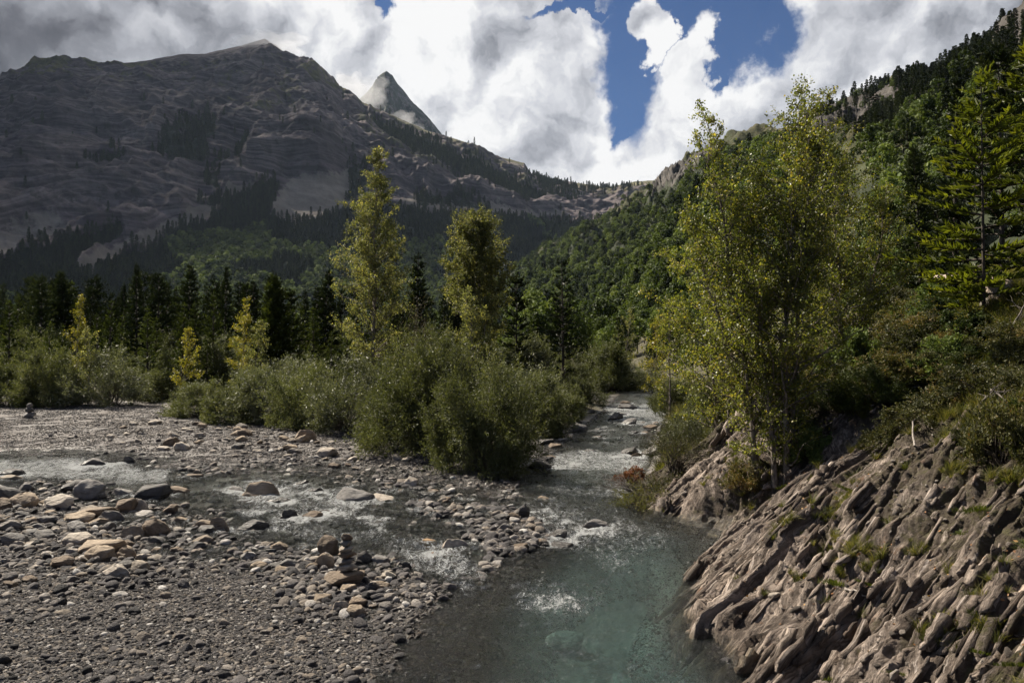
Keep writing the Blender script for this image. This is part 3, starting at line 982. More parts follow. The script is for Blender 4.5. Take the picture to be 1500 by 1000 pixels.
    px_ = ang[None] * (L * .5)[:, None] * (1 + r.normal(size=(n, m)) * .10)
    pz_ = (top[None] * (1 + r.normal(size=(n, m)) * .22)) * (Hh - .09)[:, None]
    pz_[:, 7] = -.12
    shear = r.normal(.25, .25, n)[:, None] * pz_
    rings = []
    for sg in (-1, 1):
        w_ = (W * .5)[:, None] * sg * (1 - .35 * np.clip(pz_ / (Hh[:, None]), 0, 1)) + shear + r.normal(size=(n, m)) * .006
        rings.append(O[:, None] + T[:, None] * px_[..., None] + N[:, None] * pz_[..., None] + C[:, None] * w_[..., None])
    SV = np.stack(rings, 1)                                   # n, 2, m, 3
    base_i = len(V) + np.arange(n)[:, None] * 2 * m
    quads = []; i0 = np.arange(m); i1 = (i0 + 1) % m
    q = np.stack([i0, i1, m + i1, m + i0], -1)                # the rim
    quads.append((base_i[:, None] + q[None]).reshape(-1, 4))
    for off, rev in ((0, True), (m, False)):                  # the two flat sides, as quads fanned from the buried point
        f_ = np.array([[7, 0, 1, 2], [7, 2, 3, 4], [7, 4, 5, 6]]) + off
        quads.append((base_i[:, None] + (f_[:, ::-1] if rev else f_)[None]).reshape(-1, 4))
    SV = SV.reshape(-1, 3); rp = 2 * m
    V = np.concatenate([V, SV]); fc = np.concatenate([fc] + quads)
    jit = np.repeat(r.normal(0, .10, n), rp)
    lt = np.repeat(t0, rp) + (px_[:, None] + np.zeros((n, 2, 1))).ravel(); lc = np.repeat(cb[ii, jj], rp) + np.repeat(r.normal(0, 2.0, n), rp) + np.tile(np.repeat([0, .05], m), n)
    A['bed'] = np.concatenate([A['bed'], np.stack([lt, lc, np.repeat(r.random(n) * 4, rp) + (pz_[:, None] + np.zeros((n, 2, 1))).ravel()], 1)])
    A['wet'] = np.concatenate([A['wet'], np.repeat(wet[ii, jj], rp)])
    A['soil'] = np.concatenate([A['soil'], np.repeat(np.clip(soil[ii, jj] - .18, 0, 1), rp)])
    A['chip'] = np.concatenate([A['chip'], np.repeat(r.random(n) * .9 + .1, rp)])
    A['crack'] = np.concatenate([A['crack'], np.zeros(n * rp)])
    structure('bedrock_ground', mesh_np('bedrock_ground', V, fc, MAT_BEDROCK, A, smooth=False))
    return cq, tq, X, Yw, Z


ROCK = build_bedrock()


def rock_pt(y, s):
    cq, tq, X, Yw, Z = ROCK
    c = .5708 * s - .8211 * y; t = .8211 * s + .5708 * y
    i = min(max(int(np.searchsorted(-cq, -c)), 0), len(cq) - 1); j = min(max(int(np.searchsorted(tq, t)), 0), len(tq) - 1)
    return np.array([X[i, j], Yw[i, j], Z[i, j]])


def surf(px, py):
    """nearest surface (bedrock first, else ground) along a pixel's sight line"""
    p = hit(px, py)
    s = p[0] - xe(p[1])
    if 0 < s < 5.2 and 3.8 < p[1] < 24:
        return rock_pt(p[1], s)
    return p


# =================================================================== STONES placed by eye, then the many
STONES = []      # (x, y, width) for foam and for keeping the small ones apart
ROCKS = {}
SHAPES = [dict(cuts=11, rough=.05), dict(cuts=16, rough=.05), dict(cuts=8, rough=.07), dict(cuts=14, rough=.06), dict(cuts=20, rough=.045), dict(cuts=6, rough=.06), dict(cuts=12, rough=.08), dict(cuts=18, rough=.06)]


def rock_variant(mat, k):
    key = (mat.name, k)
    if key not in ROCKS:
        proto = ('proto', k)
        if proto not in ROCKS:
            ROCKS[proto] = rock_mesh(100 + k * 7, None, 4, **SHAPES[k % len(SHAPES)])
            ROCKS[proto].materials.clear()
        me = ROCKS[proto].copy(); me.materials.clear(); me.materials.append(mat)
        ROCKS[key] = me
    return ROCKS[key]


def stone(name, p, w, h, mat, k, label, cat='stone', group=None, depth=None, rz=None, tilt=.15, sink=.28):
    o = link(name, rock_variant(mat, k))
    depth = depth or w * random.uniform(.65, .95)
    o.scale = (w, depth, h)
    o.rotation_euler = (random.gauss(0, tilt), random.gauss(0, tilt), random.uniform(-.5, .5) if rz is None else rz)
    o.location = (p[0], p[1], p[2] + h * (.5 - sink))
    STONES.append((p[0], p[1], w))
    return tag(o, label, cat, group)


HERO = [  # px, py(base), width px, height px, material, shape, label
    (380, 735, 52, 27, 'tan', 3, 'large tan wedge-shaped boulder standing in the left side channel', 'boulder'),
    (217, 736, 52, 27, 'dark', 1, 'long dark grey-brown slab boulder on the near edge of the left channel', 'boulder'),
    (257, 733, 34, 16, 'brown', 0, 'brown flat-topped boulder touching the right end of the long dark slab', 'boulder'),
    (126, 732, 42, 30, 'grey', 5, 'big rounded mid-grey boulder among tan cobbles at the left', 'boulder'),
    (102, 722, 44, 19, 'dark', 2, 'low dark boulder behind the big rounded grey boulder', 'boulder'),
    (29, 742, 42, 21, 'tan', 6, 'rounded tan boulder near the left edge of the photo', 'boulder'),
    (14, 706, 36, 16, 'dark', 4, 'dark flat boulder in the riffle at the very left edge', 'boulder'),
    (131, 689, 44, 16, 'dark', 7, 'low black wet boulder in the white riffle at far left', 'boulder'),
    (188, 680, 18, 13, 'dark', 3, 'small upright dark stone just beyond the left riffle', 'stone'),
    (280, 705, 30, 10, 'brown', 1, 'thin brown slab in the middle of the left channel', 'stone'),
    (142, 822, 42, 22, 'tan', 5, 'rounded tan-brown boulder in front of two pale flat slabs', 'boulder'),
    (140, 812, 66, 20, 'tan', 1, 'broad pale tan slab behind the rounded tan-brown boulder', 'boulder'),
    (110, 800, 44, 18, 'pale', 4, 'pale flat slab leaning on the broad tan slab', 'boulder'),
    (86, 832, 34, 18, 'brown', 2, 'brown angular stone left of the rounded tan-brown boulder', 'stone'),
    (225, 787, 38, 28, 'brown', 6, 'brown upright boulder on the gravel edge below the dark slab', 'boulder'),
    (319, 781, 28, 26, 'tan', 3, 'angular tan stone standing at the near edge of the left channel', 'stone'),
    (295, 776, 26, 15, 'tan', 0, 'small tan stone beside the angular tan stone', 'stone'),
    (300, 784, 30, 14, 'dark', 4, 'dark wet stone under the small tan stone', 'stone'),
    (366, 781, 46, 19, 'dark', 7, 'dark wet flat boulder splashed by the left channel', 'boulder'),
    (180, 752, 32, 22, 'brown', 1, 'brown block boulder right of the big rounded grey boulder', 'boulder'),
    (203, 750, 26, 20, 'pale', 3, 'pale grey block against the brown block boulder', 'stone'),
    (110, 765, 44, 15, 'tan', 2, 'low tan boulder half sunk among grey cobbles', 'boulder'),
    (62, 790, 34, 13, 'grey', 5, 'flat grey stone half sunk in gravel at the left', 'stone'),
    (134, 758, 60, 14, 'brown', 1, 'long thin brown slab lying among the left cobbles', 'stone'),
    (479, 812, 30, 28, 'brown', 5, 'rounded brown boulder standing behind the stone stack', 'boulder'),
    (474, 834, 28, 25, 'tan', 0, 'tan boulder just left of the stone stack', 'boulder'),
    (532, 828, 24, 22, 'dark', 6, 'dark grey boulder just right of the stone stack', 'boulder'),
    (557, 828, 28, 14, 'grey', 4, 'low grey stone right of the dark grey boulder by the stack', 'stone'),
    (592, 834, 22, 12, 'dark', 3, 'small black stone at the lip of the white cascade', 'stone'),
    (517, 741, 54, 24, 'grey', 1, 'long tilted grey slab pointing up from the middle channel', 'boulder'),
    (560, 743, 46, 14, 'pale', 4, 'flat pale tan slab beside the long tilted grey slab', 'boulder'),
    (667, 814, 42, 24, 'pale', 3, 'rounded pale brown boulder beside the white cascade', 'boulder'),
    (627, 805, 28, 13, 'orange', 0, 'orange-tan stone awash above the white cascade', 'stone'),
    (630, 822, 24, 13, 'orange', 2, 'rusty orange stone in the white cascade', 'stone'),
    (602, 714, 20, 15, 'pale', 5, 'pale grey rounded stone on the far gravel in front of willows', 'stone'),
    (446, 645, 30, 17, 'tan', 3, 'rounded tan boulder alone on the far gravel bar by the willows', 'boulder'),
    (478, 669, 30, 14, 'pale', 4, 'light tan flat boulder in front of the far lone tan boulder', 'boulder'),
    (817, 793, 32, 17, 'dark', 2, 'dark wet boulder at the right end of the cobble shoal', 'boulder'),
    (822, 811, 36, 13, 'dark', 1, 'flat dark slab awash at the tail of the cobble shoal', 'boulder'),
    (873, 784, 38, 19, 'grey', 0, 'grey rounded boulder in the main stream beyond the pool', 'boulder'),
    (866, 794, 36, 11, 'dark', 4, 'dark flat stone at the foot of the grey rounded midstream boulder', 'stone'),
    (767, 758, 18, 20, 'dark', 6, 'small upright dark stone on the cobble shoal', 'stone'),
    (795, 743, 18, 12, 'tan', 5, 'small tan stone at the top of the cobble shoal', 'stone'),
    (470, 883, 28, 13, 'tan', 1, 'tan flat stone at the wet gravel edge in front of the stack', 'stone'),
    (499, 896, 26, 18, 'pale', 3, 'pale tan block at the wet gravel edge', 'stone'),
    (520, 905, 30, 18, 'tan', 4, 'square tan-grey block nearest the pool on the wet gravel', 'stone'),
    (523, 890, 30, 14, 'brown', 1, 'brown block behind the square tan-grey block', 'stone'),
    (557, 864, 26, 13, 'tan', 0, 'lone tan stone on wet gravel right of the stack', 'stone'),
    (552, 777, 26, 12, 'dark', 7, 'dark stone in the shallow channel behind the stack', 'stone'),
    (455, 768, 30, 18, 'brown', 2, 'reddish brown angular stone in the middle of the left channel', 'stone'),
    (422, 770, 26, 20, 'dark', 3, 'dark angular stone beside the reddish brown stone', 'stone'),
    (344, 731, 28, 14, 'grey', 5, 'grey rounded stone left of the large tan wedge boulder', 'stone'),
    (410, 742, 30, 14, 'dark', 6, 'dark wet stone at the right foot of the large tan wedge boulder', 'stone'),
    (800, 652, 24, 9, 'dark', 1, 'black flat stone at the left side of the upstream rapid', 'stone'),
    (866, 671, 20, 9, 'dark', 4, 'small dark stone splitting the upstream white rapid', 'stone'),
    (957, 668, 34, 14, 'grey', 2, 'flat grey boulder on the right bank of the upstream rapid', 'boulder'),
    (975, 634, 24, 14, 'dark', 3, 'dark boulder under bushes on the right bank upstream', 'boulder'),
    (790, 690, 34, 16, 'dark', 0, 'dark boulder under the tip of the front willow', 'boulder'),
]
MATS = dict(tan=ST_TAN, pale=ST_PALE, grey=ST_GREY, dark=ST_DARK, brown=ST_BROWN, orange=ST_ORANGE)
for (px, py, w, h, mt, k, lab, cat) in HERO:
    p = hit(px, py)
    d = p[1] / F
    z = max(p[2], float(base(p[1])) - .1)
    stone(cat, (p[0], p[1] + w * d * .25, z), w * d * 1.06, h * d * 1.35, MATS[mt], k, lab, cat, depth=w * d * .8, rz=random.uniform(-.3, .3), tilt=.10)

# pale slab lying under the clear water of the pool
p = hit(815, 948)
o = stone('submerged_boulder', (p[0] + .1, p[1] + .1, p[2]), .75, .26, mat_plain_stone('sunken_pale_stone', (.40, .42, .38), -2.0), 5, 'pale boulder lying under the clear turquoise water of the pool', 'boulder', depth=.55, rz=.3)

# the two cairns, every stone of them a thing
def cairn(px, py, total_px, sizes, where, names, mats):
    p = hit(px, py)
    d = p[1] / F
    z = p[2] - .02
    tot = sum(h for _, h in sizes)
    k = total_px * d / tot
    for i, ((w, h), nm, mt) in enumerate(zip(sizes, names, mats)):
        hh = h * k
        o = link('cairn_stone', rock_variant(mt, [1, 4, 1, 4, 1, 4, 3][i % 7]))
        o.scale = (w * k, w * k * .85, hh * 1.12)
        o.rotation_euler = (random.gauss(0, .04), random.gauss(0, .05), random.uniform(-.5, .5))
        o.location = (p[0] + random.gauss(0, .012), p[1] + random.gauss(0, .012), z + hh * .5)
        z += hh
        tag(o, nm + ' of the ' + where, 'stone', 'stones stacked in the ' + where)


cairn(507, 854, 74, [(52, 17), (26, 9), (22, 7), (24, 8), (20, 6), (16, 8), (14, 8)], 'cairn on the near gravel',
      ['wide grey base block', 'thick lowest stacked stone', 'thin flat second stacked stone', 'flat third stacked stone', 'thin narrow stacked stone below the top two', 'small stone just under the top', 'small topmost stone'],
      [ST_BROWN, ST_PALE, ST_GREY, ST_BROWN, ST_PALE, ST_GREY, ST_BROWN])
cairn(43, 612, 22, [(17, 8), (12, 7), (8, 6)], 'small far cairn at the left', ['wide bottom stone', 'middle stone', 'small top stone'], [ST_GREY, ST_DARK, ST_GREY])


def zone(poly, n, wlo, whi, mats, label, group, name='cobble', flat=(.4, .75)):
    poly = np.array(poly, float); lo = poly.min(0); hi = poly.max(0)
    done = 0; guard = 0
    while done < n and guard < 6000:
        guard += 1
        q = lo + (hi - lo) * rng.random(2)
        if sd_poly(q[0], q[1], poly) > 0: continue
        p = hit(q[0], q[1])
        w = (wlo + (whi - wlo) * rng.random() ** 2.2) * p[1] / F
        if any((p[0] - a) ** 2 + (p[1] - b) ** 2 < (.33 * (w + c)) ** 2 for a, b, c in STONES): continue
        z = max(p[2], float(base(p[1])) - .10)
        mt = mats[int(rng.integers(len(mats)))]
        stone(name, (p[0], p[1], z), w, w * rng.uniform(*flat), mt, int(rng.integers(8)), label, 'stone', group)
        done += 1


zone([(0, 705), (90, 720), (230, 730), (330, 790), (250, 815), (180, 850), (0, 860), (0, 705)], 82, 14, 46, [ST_MIX, ST_PALE, ST_TAN, ST_GREY, ST_BROWN],
     'rounded grey or tan cobble in the stone field at the left', 'cobbles of the left stone field')
zone([(140, 618), (300, 622), (520, 650), (640, 690), (520, 695), (330, 668), (140, 650)], 56, 10, 27, [ST_MIX, ST_TAN, ST_PALE, ST_PALE, ST_BROWN],
     'small pale or tan cobble strewn across the far gravel bar', 'cobbles of the far gravel bar')
zone([(330, 700), (560, 708), (650, 722), (600, 770), (430, 785), (330, 760)], 40, 10, 30, [ST_DARK, ST_GREY, ST_BROWN, ST_DARK],
     'dark wet stone breaking the surface of the left channel', 'wet stones in the left channel')
zone([(330, 790), (460, 805), (620, 850), (560, 880), (440, 890), (380, 850)], 40, 10, 28, [ST_MIX, ST_TAN, ST_GREY, ST_PALE],
     'cobble lying on the near gravel around the stone stack', 'cobbles around the stone stack')
zone([(570, 730), (700, 735), (800, 755), (890, 785), (820, 815), (700, 815), (640, 790)], 52, 9, 26, [ST_DARK, ST_GREY, ST_DARK, ST_BROWN],
     'dark wet cobble on the shoal between channel and pool', 'cobbles of the midstream shoal')
zone([(790, 640), (860, 600), (960, 590), (975, 660), (900, 700), (800, 690)], 40, 9, 30, [ST_DARK, ST_GREY, ST_BROWN, ST_MIX],
     'dark stone in the rapids of the upstream reach', 'stones in the upstream rapids')


# =================================================================== GRAVEL (uncountable)
def build_gravel():
    meshes = []
    for k in range(10):
        me = rock_mesh(500 + k, None, 2 if k < 7 else 3, cuts=6 + k % 5, rough=.06)
        me.materials.clear(); me.materials.append(ST_GRAVEL); meshes.append(me)
    coll = pool('pebble_sources', meshes)
    n = 900000
    px = rng.uniform(-260, 1100, n); py = 1060 - 485 * rng.random(n) ** .92
    dx = (px - 750) / F; dz = _up[2] * (500 - py) / F + _fw[2]; dy = _up[1] * (500 - py) / F + _fw[1]
    t = 12.0
    for _ in range(4):
        t = (4 - base(t * dy)) / -dz
    x = dx * t; y = dy * t
    for _ in range(3):
        z = H(x, y, True, False)
        t2 = np.clip((4 - z) / -dz, 4, 80)
        x = dx * t2; y = dy * t2
    z = H(x, y, True, False)
    lvl = base(y); dep = lvl - z
    s = x - xe(y)
    dt = sd_poly(x, y, THICK)
    size = np.exp(rng.normal(math.log(.0125), .58, n))
    cl = fbm(x * .5, y * .5, 5.0, 3)
    coarse = .5 * sst(.1, .55, cl) * sst(11, 16, y)
    size *= 1 + 2.6 * coarse * rng.random(n) ** 3
    qx, qy = project(np.stack([x, y, z], -1))
    cz = np.zeros(n)
    for poly in ([(-100, 700), (90, 715), (330, 780), (250, 815), (150, 850), (-100, 860)], [(120, 615), (300, 620), (520, 648), (650, 695), (520, 700), (300, 660), (100, 645)],
                 [(330, 785), (470, 800), (640, 860), (560, 900), (420, 880)], [(570, 728), (800, 750), (900, 790), (800, 820), (620, 800)], [(560, 690), (760, 700), (820, 725), (600, 725)], [(780, 640), (820, 640), (850, 600), (990, 590), (985, 680), (900, 690)]):
        cz = np.maximum(cz, sst(45, -35, sd_poly(qx, qy, poly) + 40 * perlin(x * .7, y * .45, 3.3)))
    ch = np.zeros(n)
    for poly in ([(-60, 672), (200, 682), (450, 692), (640, 716), (790, 722), (800, 800), (700, 866), (560, 806), (385, 796), (285, 742), (130, 708), (-60, 712)], [(790, 700), (960, 660), (960, 590), (880, 592), (800, 660)]):
        ch = np.maximum(ch, sst(10, -20, sd_poly(qx, qy, poly)))
    size = np.where(rng.random(n) < .022 * ch, .08 + .20 * rng.random(n) ** 1.5, size)
    size = np.where(rng.random(n) < .040 * cz + .0005, .032 + .13 * rng.random(n) ** 2.0, size)
    size = np.maximum(size, 1.25 * y / F) * (1 + .5 * sst(0, .1, -dep + .1))
    size = np.minimum(size, .28)
    keep = (s < -.05) & (dep < .7) & (y < 66) & ~((dt < .2) & (x < xl(y)))
    keep &= rng.random(n) < np.where(dep > .12, .35, 1.0) * np.where(y > 30, .75, 1)
    x, y, z, size = x[keep], y[keep], z[keep], size[keep]
    m = len(x)
    asp = rng.uniform(.65, 1.0, m); fl = rng.uniform(.35, .75, m)
    scl = np.stack([size, size * asp, size * fl], 1)
    rot = np.stack([rng.normal(0, .3, m), rng.normal(0, .3, m), rng.uniform(0, 6.28, m)], 1)
    P = np.stack([x, y, z + size * fl * .22], 1)
    scatter('gravel', P, rot, scl, rng.integers(0, 10, m), coll, 'grey and tan river gravel covering the bars and stream bed', 'gravel')
    print('pebbles', m)


build_gravel()


# =================================================================== WATER
def build_water():
    inv = np.linspace(1 / 4.2, 1 / 110.0, 560)
    d = 1 / inv
    az = np.linspace(-46, 30, 820) * PI / 180
    D, A = np.meshgrid(d, az, indexing='ij')
    x = D * np.sin(A); y = D * np.cos(A)
    bed = H(x.ravel(), y.ravel(), True, False).reshape(x.shape)
    lvl = base(y)
    px, py = project(np.stack([x, y, lvl], -1).reshape(-1, 3)); px = px.reshape(x.shape); py = py.reshape(x.shape)
    foam_glint = -.22 + (.24 * sst(17, 22, y) + .20 * sst(.2, 1.6, x - xl(y))) * sst(0, .6, x - xl(y)) * sst(.1, .9, xe(y) - x) + .12 * fbm(x * .7, y * .35, 6.0, 3) + .25 * sst(0, .6, xl(y) - x)  # raised base spreads painted sparkle flecks over pool and channels
    for (poly, v, soft) in (([(-60, 672), (120, 668), (260, 690), (240, 712), (60, 704), (-60, 706)], .50, 10),
                            ([(230, 690), (520, 705), (560, 780), (400, 780), (330, 740)], .34, 22),
                            ([(380, 770), (560, 770), (600, 800), (470, 800)], .32, 16),
                            ([(545, 790), (640, 790), (730, 850), (690, 872), (600, 845)], .42, 26),
                            ([(800, 664), (960, 655), (975, 690), (900, 700), (815, 690)], .50, 9),
                            ([(740, 735), (850, 735), (900, 790), (860, 812), (780, 800)], .33, 18),
                            ([(880, 590), (985, 588), (985, 625), (890, 622)], .50, 8),
                            ([(900, 740), (990, 760), (1010, 800), (900, 850), (830, 812)], .27, 24),
                            ([(740, 850), (850, 855), (860, 905), (750, 900)], .24, 26),
                            ([(780, 700), (930, 700), (930, 740), (800, 740)], .34, 18)):
        sd = sd_poly(px, py, poly)
        foam_glint = np.maximum(foam_glint, -.25 + (v + .25) * sst(soft, -soft, sd + soft * .6 * perlin(x * .9, y * .6, v)))
    # white collars downstream of stones that stand in the flow
    for (sx, sy, w) in STONES:
        if w < .16: continue
        k = (np.abs(x - sx) < 2 * w) & (np.abs(y - sy) < 2.5 * w)
        if not k.any(): continue
        r2 = ((x[k] - sx - .1 * w) / (.8 * w)) ** 2 + ((y[k] - sy + .25 * w) / (.75 * w)) ** 2
        foam_glint[k] += .30 * np.exp(-r2 * r2)
    flow = sst(-.25, .3, foam_glint)
    wv = .022 * fbm(x * 1.6, y * 1.0, .3, 3) + .020 * ridged(x * 1.9, y * 1.5, 4.3, 3) + flow * (.05 * fbm(x * 2.6, y * 1.8, 2.3, 4) + .035 * ridged(x * 1.5, y * 2.2, 5.3, 4))
    z = lvl + wv
    depth = np.clip(lvl - bed, 0, 2)
    foam_glint = foam_glint * sst(-.02, .05, lvl - bed + .02)
    ok = (lvl + .10 > bed) & (x < xe(y) + 1.2)
    f = grid_faces(*x.shape)
    kf = ok.ravel()[f].any(1)
    f = f[kf]
    used = np.unique(f); remap = np.full(x.size, -1); remap[used] = np.arange(len(used))
    V = np.stack([x, y, z], -1).reshape(-1, 3)[used]
    structure('stream_water', mesh_np('stream_water', V, remap[f], MAT_WATER, {'depth': depth.ravel()[used], 'foam_glint': foam_glint.ravel()[used], 'turb': flow.ravel()[used]}))


build_water()

# =================================================================== HILLSIDE AND MOUNTAINS
def raydz(px, py):
    dx = (px - 750) / F
    yy = _up[1] * (500 - py) / F + _fw[1]; zz = _up[2] * (500 - py) / F + _fw[2]
    return zz / yy


_CR = np.array([(600, 500, 1800), (700, 437, 1700), (760, 402, 1650), (800, 374, 1600), (850, 346, 1550), (900, 324, 1500), (950, 303, 1450), (985, 274, 1400), (1030, 240, 1300),
                (1090, 216, 1150), (1190, 183, 950), (1260, 166, 850), (1330, 134, 740), (1400, 108, 640), (1450, 78, 580), (1500, 34, 540), (1600, -60, 470), (1800, -190, 390), (2200, -380, 310)], float)


def build_hillside():
    px = np.concatenate([np.linspace(600, 1560, 620), np.linspace(1560, 2200, 90)[1:]])
    tx = (px - 750) / F
    yy = np.arange(30, 1200, 1.0)
    df = np.empty(len(px))
    for i, a in enumerate(tx):
        s = a * yy - xe(yy)
        j = np.argmax(s > 27)
        df[i] = yy[j] if s.max() > 27 else 1e9
    df = np.minimum(df, np.interp(px, [600, 700, 760, 800, 850, 900, 950, 1000], [1300, 950, 800, 650, 520, 430, 380, 350]) + np.where(px > 1000, 0, 0))
    k = np.ones(15) / 15
    df = np.convolve(np.pad(df, 7, 'edge'), k, 'valid')
    zf = H(tx * df, df, False, False) - 1.5
    dr = np.interp(px, _CR[:, 0], _CR[:, 2]); zr = 4 + dr * raydz(px, np.interp(px, _CR[:, 0], _CR[:, 1]))
    v = np.concatenate([np.linspace(0, 1, 330), np.array([1.01, 1.03, 1.08, 1.2])])
    Vv, PX = np.meshgrid(v, px, indexing='ij')
    D = df + (dr - df) * np.minimum(Vv, 1) + (Vv > 1) * (Vv - 1) * 900
    Z = zf + (zr - zf) * np.minimum(Vv, 1) ** 1.05 - (Vv > 1) * (Vv - 1) * 420
    X = D * tx[None]; Y = D
    amp = sst(0, .06, Vv) * (.12 + .88 * sst(1.0, .85, Vv))
    sc = np.clip(D / 500, .12, 2.2)
    Z = Z + amp * sc * (15 * fbm(X / 150, Y / 150, 3.3, 4) + 7 * ridged(X / 60, Y / 60, Z / 60, 4))
    # rocky step band across the upper right slope and the spur beyond the birches
    qx, qy = project(np.stack([X, Y, Z], -1).reshape(-1, 3)); qx = qx.reshape(X.shape); qy = qy.reshape(X.shape)
    rock = np.zeros(X.shape)
    for poly, soft in (([(940, 300), (965, 262), (1060, 215), (1060, 250), (1010, 285), (985, 310)], 10), ([(1180, 205), (1200, 168), (1290, 140), (1350, 130), (1350, 165), (1250, 195)], 9),
                       ([(1440, 60), (1500, 0), (1620, -60), (1620, 60), (1500, 75)], 12), ([(1290, 255), (1330, 235), (1350, 260), (1300, 275)], 8), ([(1310, 330), (1360, 310), (1370, 350), (1320, 360)], 10)):
        rock = np.maximum(rock, sst(soft, -soft, sd_poly(qx, qy, poly)))
    Z = Z + rock * sc * 6 * (ridged(X / 40, Y / 40, Z / 10, 4))
    dens = np.zeros(X.shape)     # broadleaf wood
    dens = np.maximum(dens, sst(14, -14, sd_poly(qx, qy, [(560, 520), (700, 425), (830, 345), (930, 305), (985, 282), (1060, 236), (1120, 218), (1200, 225), (1240, 330), (1230, 420), (1240, 520), (1200, 560), (700, 560)])))
    dens = np.maximum(dens, .8 * sst(14, -14, sd_poly(qx, qy, [(1270, 262), (1400, 150), (1540, 150), (1560, 440), (1220, 470), (1150, 420), (1180, 330)])))
    con = np.zeros(X.shape)      # dark conifers along the ridge
    con = np.maximum(con, sst(8, -8, sd_poly(qx, qy, [(1170, 190), (1260, 150), (1330, 112), (1400, 85), (1470, 60), (1560, 40), (1560, 230), (1400, 200), (1330, 180), (1280, 215)])))
    con = con * (1 - .75 * rock)
    me = mesh_np('hillside', np.stack([X, Y, Z], -1).reshape(-1, 3), grid_faces(*X.shape), MAT_HILL, {'rock': rock.ravel(), 'forest': (dens * .9).ravel()})
    structure('right_hill', me)
    return dict(X=X, Y=Y, Z=Z, px=qx, py=qy, dens=dens * (1 - rock), con=con)


HILL = build_hillside()

_AR = np.array([(-700, 250, 2300), (-400, 190, 2350), (-200, 165, 2400), (-60, 140, 2450), (0, 126, 2500), (60, 101, 2550), (95, 93, 2600), (160, 96, 2650), (210, 89, 2700), (265, 79, 2750), (300, 80, 2800),
                (350, 69, 2850), (385, 57, 2900), (402, 66, 2900), (420, 84, 2880), (445, 87, 2860), (470, 99, 2840), (490, 120, 2820), (505, 142, 2800), (560, 165, 2800), (620, 190, 2800), (680, 210, 2850),
                (730, 232, 2900), (768, 241, 2950), (778, 254, 3000), (800, 262, 3050), (840, 268, 3100), (890, 275, 3150), (930, 268, 3150), (965, 266, 3150), (1000, 270, 3150), (1150, 290, 3150)], float)


